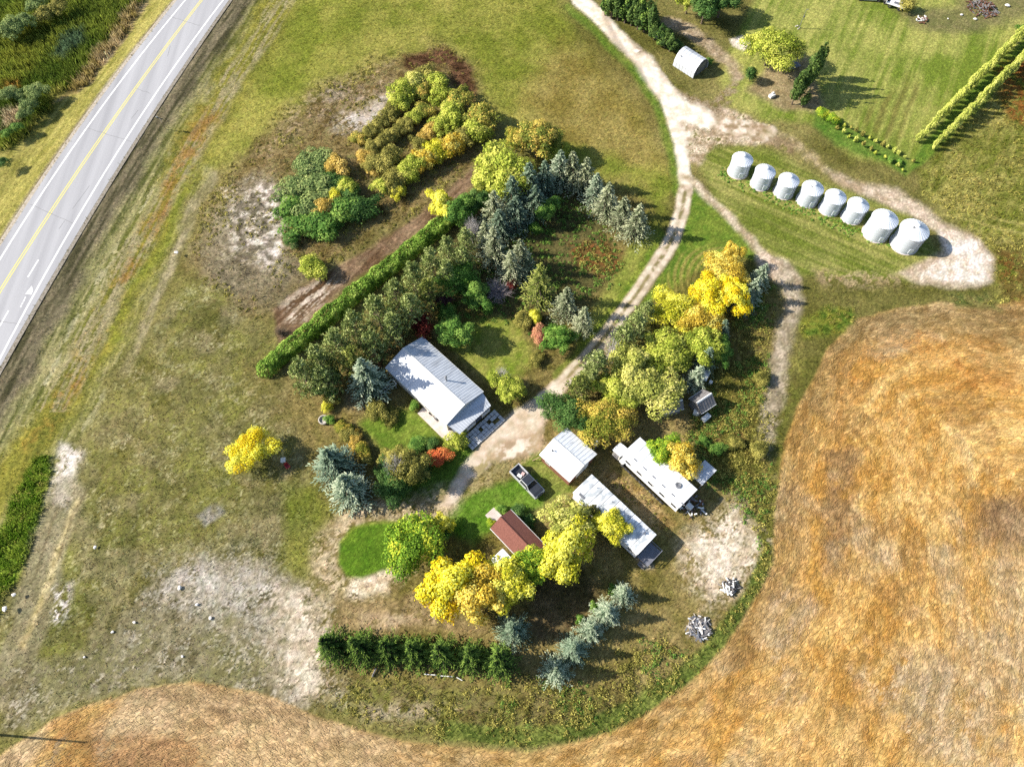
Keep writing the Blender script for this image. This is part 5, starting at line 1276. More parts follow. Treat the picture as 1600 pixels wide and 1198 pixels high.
LM = {k: leaf_mat('leaves_' + k, *v, trans=.10 if k.startswith(('sp_', 'pine')) else .24) for k, v in PALS.items()}
BL = [broadleaf(100 + i, 1, .5, lobes=36 + 6 * i) for i in range(5)]
BW = [broadleaf(120 + i, 1, .66, lobes=60, n=11000, base=.16, lobe=(.12, .34)) for i in range(3)]          # wide
BS = [broadleaf(140 + i, 1, .72, lobes=24, n=4200, base=.02, leaf=.045, lobe=(.22, .5)) for i in range(4)]   # shrubs
CF = [conifer(200 + i, r=.27, levels=21, per=8, asp=.34) for i in range(4)]
CW = [conifer(220 + i, r=.40, levels=20, per=10, droop=.42, nsz=.027, q=18, asp=.36) for i in range(4)]
PN = [pine(240 + i, .36) for i in range(4)]
CO = [columnar(260 + i) for i in range(4)]
SP_ = [columnar(280 + i, r=.26, n=420, leaf=.055, spires=7) for i in range(3)]
GEN = {'bl': BL, 'bw': BW, 'sh': BS, 'cf': CF, 'cw': CW, 'pn': PN, 'co': CO, 'sa': SP_}
UNIT_R = {'bl': .5, 'bw': .66, 'sh': .72, 'cf': .27, 'cw': .40, 'pn': .36, 'co': .13, 'sa': .26}
GROW = {'bl': 1.14, 'bw': 1.10, 'sh': 1.16, 'cf': 1.45, 'cw': 1.32, 'pn': 1.12, 'co': 1.0, 'sa': 1.0}   # outline of the finished crown over its unit radius
TALL = {'bl': 1.05, 'bw': 1.05, 'sh': 1.0, 'cf': 1.02, 'cw': 1.05, 'pn': 1.1, 'co': 1.0, 'sa': 1.0}
NAMES = {'bl': ('broadleaf_tree', 'tree'), 'bw': ('broadleaf_tree', 'tree'), 'sh': ('shrub', 'shrub'), 'cf': ('spruce_tree', 'spruce'), 'cw': ('spruce_tree', 'spruce'), 'pn': ('pine_tree', 'pine'), 'co': ('poplar_tree', 'poplar'), 'sa': ('sapling', 'sapling')}
vr = random.Random(77); cnt = {}
def plant(kind, palette, u, v, rpx, label, group=None, hr=1.0, zf=.5, base_px=False, parts=True):
    """tree with the middle of its crown seen at photo point (u, v), crown radius rpx photo pixels"""
    s = scale_at(v, 2.0); r = rpx / s
    h = r / UNIT_R[kind] * hr * TALL[kind]; r *= GROW[kind]
    zc = 0 if base_px else h * zf
    x, y = ground(u, v, zc)
    i = cnt.get(kind, 0); cnt[kind] = i + 1
    tr, cr = GEN[kind][i % len(GEN[kind])]
    nm, cat = NAMES[kind]
    zz = 0.0
    if parts:
        e = empty(nm, (x, y, zz), vr.uniform(0, 6.28), label, cat, group); k_ = vr.uniform(.86, 1.16) if kind in ('bl', 'bw', 'sh') else 1.0; e.scale = (r / UNIT_R[kind] * k_, r / UNIT_R[kind] / k_, h)
        t = link('stem' if kind == 'sh' else 'trunk', tr, e); c = link('foliage' if kind == 'sh' else 'crown', cr, e)
    else:
        c = link(nm, cr); c.location = (x, y, zz); c.rotation_euler = (0, 0, vr.uniform(0, 6.28)); c.scale = (r / UNIT_R[kind], r / UNIT_R[kind], h); tag(c, label, cat, group); e = c
    if not c.data.materials: c.data.materials.append(LM['green'])
    c.material_slots[0].link = 'OBJECT'; c.material_slots[0].material = LM[palette]
    return e
def bare_plant(u, v, rpx, h, mat, label, seed, name='bare_shrub', cat='shrub', upright=.6):
    s = scale_at(v, 1.0); r = rpx / s; me = bare(seed, mat, .5, 1, upright); x, y = ground(u, v, h * .5)
    o = link(name, me); o.location = (x, y, 0); o.scale = (r / .5 * .62, r / .5 * .62, h * .85); o.rotation_euler = (0, 0, seed); return tag(o, label, cat)

# --- single trees and shrubs: kind, palette, u, v, crown radius, label, height factor
T = [
 ('bw', 'yellow', 391, 707, 34, 'lone bright yellow tree standing in the west meadow', .85),
 ('bw', 'limegreen', 648, 853, 52, 'large lime green tree turning yellow beside the loop of lawn', .8),
 ('bl', 'yellow', 703, 913, 45, 'bright yellow tree between the lime green tree and the south spruce row', 1.0),
 ('bl', 'gold', 752, 932, 43, 'golden tree behind the seventh south spruce', 1.0),
 ('bl', 'lemon', 795, 912, 39, 'yellow tree below the white flat roofed shed', 1.0),
 ('bl', 'limegreen', 824, 884, 31, 'green and yellow tree touching the end of the brown cabin', 1.1),
 ('bl', 'paleyg', 888, 812, 34, 'pale yellow tree between the pickup and the nearer mobile home', .9),
 ('bl', 'lemon', 880, 860, 41, 'yellow tree at the end of the brown cabin beside the pale yellow tree', .95),
 ('bl', 'olive', 926, 800, 18, 'olive green bushy tree against the side of the nearer mobile home', 1.0),
 ('bl', 'lemon', 957, 824, 26, 'yellow and green tree leaning over the roof of the nearer mobile home', 1.1),
 ('bl', 'limegreen', 1036, 704, 24, 'yellow-green tree behind the mobile home with tyres', 1.0),
 ('bl', 'gold', 1064, 720, 27, 'golden tree between the mobile home with tyres and its tin lean-to', 1.0),
 ('bw', 'dark', 880, 645, 39, 'dark green round tree overhanging the garage roof by the drive', .75),
 ('bw', 'orangegreen', 948, 658, 42, 'orange and green tree between the dark round tree and the mobile homes', .8),
 ('bl', 'yellowgreen', 962, 618, 30, 'small yellow-green tree north of the orange and green tree', .9),
 ('bw', 'paleyg', 1020, 612, 50, 'big pale yellow-green tree over the grey board shed', .8),
 ('bw', 'yellowgreen', 1035, 555, 44, 'big yellow-green tree north of the pale one', .8),
 ('bl', 'paleyg', 985, 580, 36, 'pale yellow-green tree beside the bleached dead tree', .9),
 ('bw', 'lemon', 1058, 490, 38, 'yellow tree at the lower end of the golden belt near the mown arcs', .8),
 ('bw', 'gold', 1096, 505, 36, 'golden tree in the lower middle of the golden belt', .9),
 ('bw', 'yellow', 1108, 465, 36, 'bright yellow tree in the middle of the golden belt', .9),
 ('bw', 'gold', 1130, 425, 33, 'golden tree at the top of the golden belt beside the track', 1.0),
 ('bl', 'yellow', 1144, 462, 27, 'bright yellow tree on the right flank of the golden belt', 1.0),
 ('bl', 'gold', 1142, 400, 18, 'slender golden tree tipping the north end of the golden belt', 1.2),
 ('bl', 'yellowgreen', 1098, 542, 30, 'green and yellow tree south of the golden belt', .9),
 ('bl', 'green', 1128, 548, 20, 'green tree in shade at the east side of the golden belt', 1.0),
 ('bw', 'yellowgreen', 786, 268, 50, 'large yellow-green tree at the west end of the spruce arc', .85),
 ('bl', 'yellowgreen', 762, 292, 26, 'yellow-green tree on the west flank of the large yellow-green tree', .9),
 ('bl', 'mixed', 838, 222, 32, 'olive and orange tree at the edge of the big meadow', .9),
 ('bl', 'yellowgreen', 866, 236, 20, 'small yellow-green tree right of the olive and orange tree', .9),
 ('bl', 'orangegreen', 806, 222, 20, 'small orange tinged tree left of the olive and orange tree', .9),
 ('bl', 'lemon', 691, 325, 24, 'bright lemon yellow tree at the north end of the long hedge', .9),
 ('bl', 'green', 722, 330, 26, 'dark green tree right of the lemon yellow tree', .9),
 ('bl', 'dark', 748, 318, 22, 'dark green tree behind the hedge end next to the dead grey pine', .9),
 ('bl', 'green', 853, 328, 20, 'dark green bushy tree inside the spruce arc', .9),
 ('sh', 'bright', 836, 357, 11, 'small bright green shrub inside the spruce arc', 1.0),
 ('bl', 'bright', 712, 436, 28, 'bright green tree in the shelterbelt north of the house', .85),
 ('bl', 'green', 742, 455, 26, 'green tree beside the grey leafless round shrub', .8),
 ('bl', 'green', 715, 522, 28, 'round green tree near the north corner of the house', .85),
 ('sh', 'red', 662, 512, 20, 'dark red shrub behind the house gable', 1.3),
 ('sh', 'purple', 690, 468, 13, 'dark purple shrub under the bright green tree', 1.2),
 ('sh', 'red', 799, 446, 9, 'red leaved shrub beside the grey leafless round shrub', 1.3),
 ('sh', 'bright', 763, 482, 11, 'small bright green shrub below the grey leafless shrub', 1.0),
 ('sh', 'green', 618, 508, 16, 'green shrub at the foot of the pines north of the house', 1.0),
 ('sh', 'green', 700, 490, 16, 'green shrub between the purple shrub and the round green tree', 1.0),
 ('sh', 'olive', 815, 500, 16, 'loose olive shrub on the lawn edge behind the house', .8),
 ('sh', 'lemon', 836, 494, 12, 'yellow shrub at the foot of the tall yellow-green spruce', 1.0),
 ('sh', 'pink', 843, 524, 16, 'pinkish red shrub beside the lawn behind the house', .8),
 ('bl', 'bright', 872, 533, 25, 'bright green tree between the pink shrub and the two-wheel lane', .8),
 ('sh', 'olive', 838, 560, 12, 'low yellow-olive shrub below the bright green tree by the lane', .7),
 ('bl', 'yellowgreen', 793, 606, 25, 'round olive yellow bush tree beside the house porch', .7),
 ('sh', 'green', 652, 694, 17, 'dark green leafy bed at the corner of the patio', .45),
 ('sh', 'dark', 674, 692, 12, 'dark leafy clump between the patio and the scarlet bush', .45),
 ('sh', 'scarlet', 688, 712, 17, 'scarlet round bush by the patio corner', .8),
 ('sh', 'yellowgreen', 714, 687, 16, 'yellow-green shrub at the end of the patio beside the pavers', .9),
 ('sh', 'bright', 648, 634, 9, 'small bright green shrub by the patio corner against the house', 1.0),
 ('bl', 'olive', 640, 732, 30, 'drooping olive tree with dead grey twigs south of the house', .9),
 ('bw', 'dark', 612, 752, 36, 'dark green spreading tree beside the large blue spruces', .7),
 ('bl', 'olive', 612, 718, 22, 'olive shrubby tree north of the dark spreading tree', .9),
 ('sh', 'dark', 656, 738, 18, 'dark shrub in shade right of the drooping olive tree', .8),
 ('bl', 'dark', 510, 600, 26, 'dark green tree at the foot of the pines near the meadow', .8),
 ('sh', 'lemon', 510, 635, 10, 'small yellow shrub at the west tip of the garden', .9),
 ('sh', 'olive', 517, 620, 13, 'olive shrub above the small yellow shrub', 1.0),
 ('sh', 'bright', 516, 655, 9, 'clipped round green bush beside the stone basin', 1.0),
 ('sh', 'orangegreen', 535, 668, 13, 'yellowish shrub, first of the shrub line west of the lawn', .8),
 ('sh', 'olive', 545, 678, 13, 'olive shrub, second of the shrub line west of the lawn', .8),
 ('sh', 'orange', 554, 688, 12, 'orange shrub in the shrub line west of the lawn', .8),
 ('sh', 'orangegreen', 566, 703, 14, 'golden brown shrub at the lower end of the shrub line', .8),
 ('sh', 'olive', 574, 716, 11, 'brownish shrub ending the shrub line beside the blue spruces', .8),
 ('sh', 'olive', 590, 640, 18, 'loose olive shrub in front of the blue spruce beside the house', .9),
 ('sh', 'olive', 612, 652, 12, 'low brown-green shrub on the lawn near the patio', .7),
 ('sh', 'bright', 785, 795, 9, 'bright green shrub at the door end of the brown cabin', .9),
 ('sh', 'limegreen', 767, 817, 8, 'yellow-green shrub left of the cabin platform', .9),
 ('sh', 'dark', 810, 800, 12, 'dark shrub against the cabin wall, nearer the cabin door', .7),
 ('sh', 'dark', 826, 815, 11, 'dark shrub against the cabin wall, farther from the cabin door', .7),
 ('sh', 'green', 698, 832, 10, 'small green shrub right of the lime green tree', .8),
 ('bl', 'lemon', 690, 818, 16, 'small yellow tree on the upper right of the lime green tree', 1.0),
 ('sh', 'bright', 907, 968, 8, 'bright green shoot beside the middle of the blue spruce line', 1.2),
 ('sh', 'bright', 928, 948, 8, 'bright green shoot above the middle of the blue spruce line', 1.2),
 ('sh', 'bright', 958, 920, 8, 'bright green shoot at the upper end of the blue spruce line', 1.2),
 ('sh', 'yellowgreen', 487, 418, 23, 'single yellow-green bush on the bare strip beside the hedge', .8),
 ('bw', 'yellowgreen', 1204, 79, 40, 'large many stemmed yellow-green tree on the north lawn', .85),
 ('sh', 'dark', 1174, 117, 10, 'dark small bush below the many stemmed tree', 1.8),
 ('bl', 'dark', 1102, 14, 24, 'dark olive tree at the top edge beside the poplar row', 1.0),
 ('bl', 'yellowgreen', 1076, 4, 18, 'yellow-green tree at the top edge', 1.0),
 ('bl', 'dark', 1128, 4, 24, 'dark green tree at the top edge casting shade on the lawn', 1.0),
 ('sh', 'green', 1070, 80, 6, 'dark green low bush against the north wall of the steel shed', 1.2),
 ('sh', 'green', 1107, 96, 6, 'dark green low bush against the end of the steel shed', 1.2),
 ('sh', 'limegreen', 1284, 177, 11, 'yellow-green bush below the dark poplars', .9),
 ('sh', 'limegreen', 1301, 186, 11, 'yellow-green bush at the start of the sapling strip', .9),
 ('sh', 'olive', 1419, 10, 13, 'olive bush beside the white flatbed trailer', .9),
 ('sh', 'bright', 1598, 47, 10, 'green bush at the right edge above the young poplars', 1.0),
 ('sh', 'olive', 1185, 700, 16, 'olive bush in the rough ground below the south track', .8),
 ('sh', 'olive', 1148, 690, 14, 'olive bush in the rough ground behind the tin lean-to', .8),
 ('sh', 'green', 1122, 700, 12, 'green bush in the rough ground near the tin lean-to', .8),
 ('sh', 'green', 1100, 690, 9, 'small green bush behind the golden tree by the tin lean-to', .9),
 ('sh', 'olive', 1190, 590, 14, 'yellow-olive bush beside the south track', .8),
]
for k in T:
    plant(k[0], k[1], k[2], k[3], k[4], k[5], hr=k[6])
# --- bushes of the mound
side = ['west', 'north', 'east', 'south']
for i, (u, v, r, p) in enumerate(((480, 262, 26, 'willow'), (505, 250, 26, 'willow'), (462, 292, 26, 'willow'), (495, 290, 28, 'willow'), (455, 325, 26, 'green'), (486, 322, 28, 'willow'), (470, 352, 27, 'green'), (503, 352, 30, 'green'), (520, 285, 24, 'dark'), (535, 332, 28, 'green'), (562, 325, 26, 'dark'), (545, 300, 22, 'dark'), (456, 372, 16, 'willow'))):
    plant('sh', p, u, v, r, f'green thicket bush on the mound, {ordn[i]} from the top left of the round thicket', 'thicket bushes on the mound', hr=.62)
for u, v, r, p, l in ((528, 260, 19, 'orange', 'orange yellow bush at the top right of the round thicket'), (508, 325, 19, 'orange', 'orange bush in the middle of the round thicket'), (524, 308, 14, 'lemon', 'lemon yellow bush in the middle of the round thicket'), (543, 292, 18, 'yellowgreen', 'yellow-green bush on the right side of the round thicket')):
    plant('sh', p, u, v, r, l, hr=1.0)
rows = [
 ('upper', [(668, 118, 19, 'olive'), (684, 130, 20, 'yellowgreen'), (650, 128, 20, 'paleyg'), (632, 142, 20, 'yellowgreen'), (660, 142, 16, 'mixed'), (622, 160, 19, 'yellowgreen'), (608, 180, 15, 'olive'), (592, 195, 14, 'olive'), (576, 208, 13, 'olive'), (560, 217, 12, 'mixed')]),
 ('second', [(690, 148, 18, 'yellowgreen'), (662, 172, 15, 'mixed'), (650, 182, 15, 'yellowgreen'), (636, 195, 14, 'olive'), (620, 207, 14, 'olive'), (600, 220, 15, 'olive'), (582, 232, 14, 'olive')]),
 ('third', [(716, 160, 23, 'mixed'), (708, 182, 22, 'yellowgreen'), (690, 196, 18, 'yellowgreen'), (672, 205, 14, 'orange'), (655, 225, 14, 'olive'), (610, 245, 20, 'olive'), (588, 258, 18, 'olive'), (570, 246, 15, 'orange'), (582, 265, 13, 'orange')]),
 ('lower', [(752, 182, 24, 'mixed'), (742, 205, 22, 'yellowgreen'), (725, 212, 18, 'olive'), (704, 228, 20, 'gold'), (682, 236, 19, 'lemon'), (664, 248, 20, 'gold'), (648, 258, 20, 'yellowgreen'), (632, 272, 18, 'yellowgreen'), (614, 285, 19, 'olive'), (598, 290, 16, 'yellowgreen'), (622, 298, 13, 'lemon')])]
for nm, L_ in rows:
    F_ = []
    for a_, b_ in zip(L_, L_[1:]):
        F_.append(a_)
        if math.hypot(a_[0] - b_[0], a_[1] - b_[1]) < 34: F_.append(((a_[0] + b_[0]) / 2 + vr.uniform(-3, 3), (a_[1] + b_[1]) / 2 + vr.uniform(-3, 3), (a_[2] + b_[2]) * .42, vr.choice((a_[3], b_[3]))))
    L_ = F_ + [L_[-1]]
    for i, (u, v, r, p) in enumerate(L_):
        plant('sh', p, u, v, r, f'autumn bush on the mound, {ordn[i]} from the right in the {nm} row', 'bush rows on the mound', hr=.95)
# --- bare and dead plants
bare_plant(779, 452, 24, 2.6, M_REDTWIG, 'grey leafless round shrub with many thin twigs in the shelterbelt', 3, upright=.25)
bare_plant(738, 362, 13, 7.0, M_PALEBARK, 'dead bleached tree standing among the spruces', 4, 'dead_tree', 'dead tree', .8)
bare_plant(958, 549, 17, 6.0, M_PALEBARK, 'bleached dead tree top beside the two-wheel lane', 5, 'dead_tree', 'dead tree', .5)
bare_plant(618, 730, 20, 6.5, M_PALEBARK, 'dead grey twiggy crown rising from the drooping olive tree', 6, 'dead_tree', 'dead tree', .6)
bare_plant(784, 588, 14, 4.0, M_PALEBARK, 'bare grey twigs on the north side of the round bush by the porch', 7, upright=.5)
bare_plant(438, 518, 11, 1.4, M_BARK, 'dark bare brush beside the foot of the long hedge', 8, upright=.2)
# --- spruces and pines
def row(kind, palette, pts, fmt, group, hr=1.0, zf=.4):
    for i, p in enumerate(pts):
        plant(kind, p[3] if len(p) > 3 else palette, p[0], p[1], p[2], fmt.format(ordn[i]), group, hr=p[4] if len(p) > 4 else hr, zf=zf)
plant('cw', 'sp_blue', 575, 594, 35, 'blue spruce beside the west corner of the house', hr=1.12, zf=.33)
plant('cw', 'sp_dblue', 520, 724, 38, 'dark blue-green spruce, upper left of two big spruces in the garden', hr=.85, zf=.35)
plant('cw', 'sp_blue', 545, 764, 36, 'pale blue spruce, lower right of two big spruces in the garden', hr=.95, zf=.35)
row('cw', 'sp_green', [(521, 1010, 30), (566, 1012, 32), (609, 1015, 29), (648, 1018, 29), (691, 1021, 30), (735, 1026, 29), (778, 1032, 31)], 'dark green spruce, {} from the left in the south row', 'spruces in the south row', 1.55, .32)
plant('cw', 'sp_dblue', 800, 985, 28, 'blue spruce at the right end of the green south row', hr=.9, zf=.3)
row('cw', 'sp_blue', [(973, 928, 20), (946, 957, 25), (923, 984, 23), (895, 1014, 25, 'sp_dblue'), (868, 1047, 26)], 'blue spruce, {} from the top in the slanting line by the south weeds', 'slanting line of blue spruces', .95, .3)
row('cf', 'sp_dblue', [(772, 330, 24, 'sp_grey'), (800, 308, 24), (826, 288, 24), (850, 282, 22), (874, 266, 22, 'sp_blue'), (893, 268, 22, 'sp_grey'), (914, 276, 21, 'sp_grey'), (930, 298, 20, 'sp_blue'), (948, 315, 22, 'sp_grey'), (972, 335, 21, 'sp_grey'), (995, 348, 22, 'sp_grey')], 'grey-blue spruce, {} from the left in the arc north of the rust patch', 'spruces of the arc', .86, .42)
row('cf', 'sp_dblue', [(806, 335, 22), (836, 318, 22), (780, 352, 20)], 'shaded dark spruce, {} from the left inside the arc', 'shaded spruces inside the arc', .8, .4)
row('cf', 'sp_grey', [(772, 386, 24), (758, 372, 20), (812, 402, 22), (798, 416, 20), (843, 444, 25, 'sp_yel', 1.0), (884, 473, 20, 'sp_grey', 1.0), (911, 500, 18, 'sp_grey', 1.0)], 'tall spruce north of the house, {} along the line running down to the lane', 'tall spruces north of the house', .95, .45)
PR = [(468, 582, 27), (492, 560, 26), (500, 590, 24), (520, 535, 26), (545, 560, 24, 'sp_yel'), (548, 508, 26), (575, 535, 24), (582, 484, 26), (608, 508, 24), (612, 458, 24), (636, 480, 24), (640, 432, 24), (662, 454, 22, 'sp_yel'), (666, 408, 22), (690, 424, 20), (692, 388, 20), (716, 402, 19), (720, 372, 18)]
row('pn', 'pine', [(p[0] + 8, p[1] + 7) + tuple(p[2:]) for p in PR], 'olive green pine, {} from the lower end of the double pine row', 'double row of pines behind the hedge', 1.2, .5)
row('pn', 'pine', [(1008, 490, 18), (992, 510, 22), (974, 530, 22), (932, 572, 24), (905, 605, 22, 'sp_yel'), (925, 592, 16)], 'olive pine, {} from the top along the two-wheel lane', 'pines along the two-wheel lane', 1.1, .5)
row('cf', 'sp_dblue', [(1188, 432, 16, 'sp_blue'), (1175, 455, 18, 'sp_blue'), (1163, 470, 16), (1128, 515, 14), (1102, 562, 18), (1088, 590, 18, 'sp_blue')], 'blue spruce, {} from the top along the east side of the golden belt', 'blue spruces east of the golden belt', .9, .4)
# --- poplars
for i, (u, v, w, h) in enumerate(((1237, 163, 9, 8.5), (1244, 155, 9.5, 10.0), (1252, 146, 10, 11.0), (1261, 134, 9.5, 10.0), (1269, 122, 8, 8.5), (1253, 168, 6, 4.5))):
    r = w / scale_at(v)
    plant('co', 'poplar', u, v, w, ('small dark poplar at the foot of the poplar clump' if i == 5 else f'dark columnar poplar, {ordn[i]} from the lower left in the clump on the north lawn'), 'dark poplars on the north lawn', hr=h / (r / .13), base_px=True)
pts = [(945, 24), (955, 28), (965, 32), (976, 36), (986, 40), (996, 46), (1006, 50), (1014, 56), (1022, 62), (1030, 68), (1038, 74), (1046, 80), (1000, 34), (1012, 40), (960, 18), (974, 24), (988, 30), (1056, 78)]
for i, (u, v) in enumerate(pts):
    h = 7.5 - i * .3 if i < 12 else 6.5
    if i == 7: h = 9.0
    if i == 17: h = 2.5
    w = 10; r = w / scale_at(v)
    plant('co', 'sp_green' if i % 3 == 0 else 'poplar', u, v, w, f'dark poplar along the drive at the top edge, {ordn[i]} in the row', 'poplars along the drive', hr=h / (r / .13), base_px=True)
def rowline(a, b_, n): return [(a[0] + (b_[0] - a[0]) * i / (n - 1), a[1] + (b_[1] - a[1]) * i / (n - 1)) for i in range(n)]
for nm, (A_, B_), n in (('left', ((1432, 222), (1592, 60)), 22), ('right', ((1458, 233), (1614, 78)), 22)):
    for i, (u, v) in enumerate(rowline(A_, B_, n)):
        h = (2.6 + 2.2 * min(1, i / 8)) * vr.uniform(.88, 1.12); w = 4.8 + 1.2 * min(1, i / 8); r = w / scale_at(v)
        plant('co', 'yp', u + vr.uniform(-1, 1), v + vr.uniform(-1, 1), w, f'young yellow-green poplar, {ordn[i]} from the lower end of the {nm} row', 'two rows of young poplars', hr=h / (r / .13), base_px=True)
k = 0
for nm, A_, B_, n in (('upper', (1310, 192), (1424, 252), 13), ('lower', (1306, 202), (1410, 268), 11)):
    for i, (u, v) in enumerate(rowline(A_, B_, n)):
        w = vr.uniform(2.6, 4.4)
        plant('sa', vr.choice(['yp', 'olive', 'yellowgreen']), u + vr.uniform(-2, 2), v + vr.uniform(-1.5, 1.5), w, f'tiny sapling in the green strip, {ordn[i]} from the left in the {nm} line', 'saplings in the green strip', hr=vr.uniform(.5, .8), base_px=True, parts=False)
for u, v, w in ((1392, 250, 5.5), (1406, 252, 4.5)): plant('sh', 'bright', u, v, w, 'small green bush near the corner of the sapling strip', 'corner bushes of the sapling strip', hr=1.0)
# --- willows of the slough and bushes at the left edge
for i, (u, v, r, p) in enumerate(((20, 42, 20, 'willow'), (38, 34, 16, 'willow'), (6, 48, 16, 'willow'), (68, 22, 16, 'olive'), (92, 8, 16, 'olive'), (55, 8, 14, 'willow'), (12, 148, 15, 'willow'), (30, 148, 11, 'willow'), (58, 142, 16, 'willow'), (44, 165, 14, 'willow'), (36, 178, 10, 'willow'), (26, 198, 10, 'green'), (12, 208, 9, 'green'), (4, 255, 11, 'dark'))):
    plant('sh', p, u, v, r, f'grey-green willow bush in the slough beyond the highway, {ordn[i]} from the top', 'willow bushes in the slough', hr=.8)
# --- the long hedge
def hedge():
    rs = np.random.RandomState(5); cl = [Vector((*ground(*p), 0)) for p in ((418, 578), (470, 535), (560, 460), (650, 388), (712, 338))]
    e = empty('hedge', cl[0], 0, 'long clipped green hedge running diagonally beside the brown bare strip', 'hedge')
    cen = []; nr = []; ti = []; segs = []
    for a, b_ in zip(cl, cl[1:]):
        n = int((b_ - a).length * 520); t = rs.rand(n); d = (b_ - a).normalized(); s = np.array([-d.y, d.x, 0])
        ang = rs.rand(n) * np.pi; w = 1.65; h = 2.1
        along_ = (t * (b_ - a).length)
        bump = 1 + .30 * (vnoise(along_ / .8 + a.x, ang * 2.2, 8) - .5) + .22 * (vnoise(along_ / 2.0 + a.y, ang * .8, 9) - .5)
        rr = bump * (.8 + .2 * rs.rand(n)); cx = np.cos(ang); cz = np.sin(ang)
        cx = np.sign(cx) * np.abs(cx) ** .75; cz = cz ** .75
        p = np.array(a)[None] + np.outer(t, np.array(b_ - a)) + s[None] * (cx * w * rr)[:, None]; p[:, 2] = cz * h * rr
        cen.append(p - np.array(cl[0])); nr.append(s[None] * cx[:, None] + np.array([0, 0, 1]) * cz[:, None] + rdir(rs, n) * .7)
        ti.append(np.clip(.5 + .9 * (vnoise(along_ / 1.0, ang * 1.5, 4) - .5) + rs.normal(size=n) * .14, 0, 1))
        m = int((b_ - a).length / 1.2)
        for k in range(m):
            q = a + (b_ - a) * ((k + .5) / m) - cl[0]; segs += [((q.x, q.y, 0), (q.x + rs.normal() * .4, q.y + rs.normal() * .4, 1.7), .05, .015)]
    # rounded ends
    for c, sgn in ((cl[0], 1), (cl[-1], -1)):
        n = 900; d = rdir(rs, n); d[:, 2] = np.abs(d[:, 2]); p = d * np.array([1.7, 1.7, 2.1]) * (.85 + .2 * rs.rand(n, 1)); cen.append(p + np.array(c - cl[0])); nr.append(d + rdir(rs, n) * .7); ti.append(np.clip(.5 + rs.normal(size=n) * .2, 0, 1))
    cen = np.concatenate(cen); v, q = quads_from(cen, np.concatenate(nr), .15 * rs.uniform(.6, 1.3, len(cen)), .65, rs)
    link('foliage', np_mesh('foliage', v, q, LM['hedge'], ftint=np.concatenate(ti)), e)
    link('stem', limb_mesh('stem', segs, M_BARK), e)
hedge()

# ================================================================== GRASS, REEDS, STUBBLE (nobody could count them)
def blades(name, label, px, py, pz, h, w, col, lean, heading, matr, ntri=1, rs=None, cat='grass'):
    n = len(px)
    base = np.stack([px, py, pz], 1); hd = np.stack([np.cos(heading), np.sin(heading), np.zeros(n)], 1); sd = np.stack([-hd[:, 1], hd[:, 0], np.zeros(n)], 1)
    tip = base + hd * (lean * h)[:, None] + np.array([0, 0, 1.]) * h[:, None]
    s = sd * w[:, None]
    v = np.stack([base - s, base + s, tip + s * .5, tip - s * .5], 1).reshape(-1, 3)
    c = np.repeat(col, 4, 0)
    me = np_mesh(name, v, np.arange(n * 4).reshape(-1, 4), matr, c)
    return tag(link(name, me), label, cat, kind='stuff')
rs = np.random.RandomState(12)
M_BLADE = blade_mat('grass_blades', .45); M_STRAW = blade_mat('straw', .3)
def sample(n, dens):
    """cells drawn with probability dens * distance-independent area, jittered"""
    p = (dens * KEEP).ravel().astype(float); c = np.cumsum(p); i = np.searchsorted(c, rs.rand(n) * c[-1]); i = np.minimum(i, len(p) - 1)
    x = X.ravel()[i] + (rs.rand(n) - .5) * STEP; y = Y.ravel()[i] + (rs.rand(n) - .5) * STEP
    return i, x, y, Z.ravel()[i]
clump = sstep(.38, .62, fbm(X / .8, Y / .8, 301, 2))
free = (~ONROAD) & (CLS != 2) & (CLS != 1)
i, x, y, z = sample(330000, DEN * free * (.35 + .65 * clump))
hh = HGT.ravel()[i] * rs.uniform(.2, .8, len(i)); cc_ = CV[i] * rs.uniform(.9, 2.1, (len(i), 1)) * (1 + rs.normal(size=(len(i), 3)) * .07)
blades('wild_grass', 'rough autumn grass and weeds over the meadow and yard', x, y, z, hh, rs.uniform(.02, .06, len(i)), np.clip(cc_, .003, .8), rs.uniform(.6, 2.4, len(i)), rs.uniform(0, 6.28, len(i)), M_BLADE)
i, x, y, z = sample(160000, (CLS == 2) * (.4 + clump))
hd = np.arctan2(np.gradient(fd, axis=0).ravel()[i], np.gradient(fd, axis=1).ravel()[i]) + math.pi / 2 + rs.normal(size=len(i)) * .5
hh = rs.uniform(.05, .13, len(i)); cc_ = CV[i] * rs.uniform(.9, 1.4, (len(i), 1))
blades('stubble', 'cut golden straw stubble over the field', x, y, z, hh, rs.uniform(.02, .05, len(i)), np.clip(cc_, .003, .85), rs.uniform(3, 9, len(i)), hd, M_STRAW, cat='stubble')
i, x, y, z = sample(45000, np.maximum(mReed, 0) * (.15 + clump) + 0 * KEEP)
hh = rs.uniform(.6, 1.6, len(i)); cc_ = np.clip(CV[i] * rs.uniform(1.0, 2.6, (len(i), 1)), .003, .8)
blades('reeds', 'dense green reeds in the slough beyond the highway', x, y, z, hh, rs.uniform(.04, .09, len(i)), cc_, rs.uniform(.1, .7, len(i)), rs.uniform(0, 6.28, len(i)), M_BLADE, cat='reeds')
mR2 = region(rush, .6, 4)
i, x, y, z = sample(6000, mR2 * (.2 + clump))
hh = rs.uniform(.2, .55, len(i)); cc_ = np.clip(CV[i] * rs.uniform(1.2, 2.6, (len(i), 1)), .003, .8)
blades('rushes', 'green rushes in the wet ditch at the left edge', x, y, z, hh, rs.uniform(.04, .10, len(i)), cc_, rs.uniform(.2, 1.2, len(i)), rs.uniform(0, 6.28, len(i)), M_BLADE, cat='rushes')
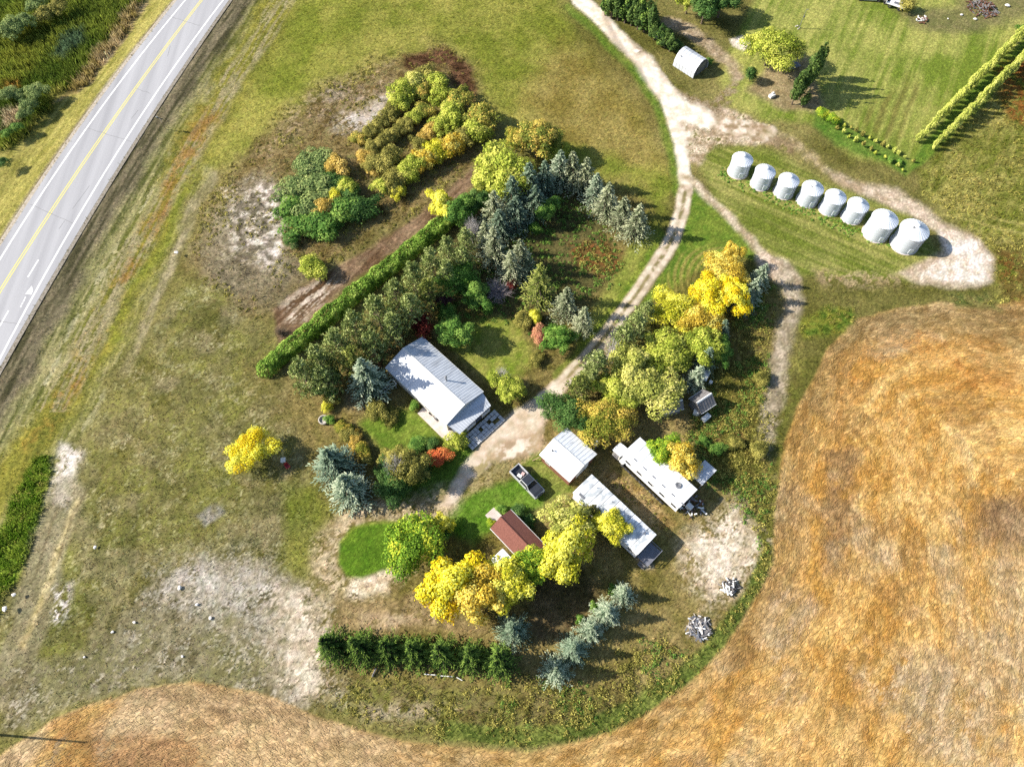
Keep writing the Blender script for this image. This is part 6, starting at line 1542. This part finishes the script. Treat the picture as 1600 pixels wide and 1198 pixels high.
# weed clumps: many small leafy mounds as one mass
def weeds(name, label, dens, n, palette, r0, r1, hs=.8):
    i, x, y, z = sample(n, dens); R_ = rs.uniform(r0, r1, n); m = 26
    d = rdir(rs, n * m); d[:, 2] = np.abs(d[:, 2]); R3 = np.repeat(R_, m)
    cen = np.repeat(np.stack([x, y, z], 1), m, 0) + d * np.array([1, 1, hs]) * (R3 * rs.uniform(.5, 1.05, n * m))[:, None]
    v, q = quads_from(cen, d + rdir(rs, n * m) * .8, rs.uniform(.06, .13, n * m), .6, rs)
    ti = np.clip(np.repeat(rs.rand(n), m) * .7 + rs.rand(n * m) * .4, 0, 1)
    tag(link(name, np_mesh(name, v, q, LM[palette], ftint=ti)), label, 'weeds', kind='stuff')
tall = (HGT > .34) * DEN
weeds('goldenrod', 'yellow-olive weed clumps over the rough ground', tall * free * sstep(.52, .62, med) * (CLS == 0) * (mReed < .3), 2200, 'olive', .2, .55)
weeds('dock_weeds', 'dark brown-green weed clumps over the rough ground', tall * free * sstep(.5, .62, fbm(X / 4, Y / 4, 401, 3)) * (CLS == 0) * (mReed < .3), 900, 'olive', .15, .4)
weeds('bin_weeds', 'fresh green weeds round the feet of the grain bins', region([(1130, 262), (1260, 318), (1390, 380), (1400, 392), (1250, 335), (1125, 278)], .4, 5), 260, 'bright', .12, .35)
eastw = region([(1085, 440), (1200, 440), (1205, 700), (1195, 860), (1150, 780), (1110, 760), (1075, 690), (1110, 560)], .8, 14)
southw = region([(800, 1060), (900, 1075), (1000, 1000), (1080, 1010), (1000, 1090), (900, 1130), (780, 1130)], .8, 14)
weeds('yard_weeds', 'yellow-olive weeds over the rough ground east of the mobile homes', (eastw * .8 + southw) * (CLS == 0) * (.15 + clump), 1100, 'olive', .3, .75)
weeds('green_weeds', 'green weeds over the rough ground east of the mobile homes', (eastw + southw * .5) * (CLS == 0) * sstep(.45, .6, med), 700, 'green', .25, .7)
shw = region([(720, 380), (800, 320), (880, 290), (960, 350), (970, 430), (900, 500), (850, 520), (700, 500)], .8, 14)
weeds('shelterbelt_weeds', 'dark green undergrowth between the trees of the shelterbelt', shw * (.1 + clump), 900, 'green', .2, .55)
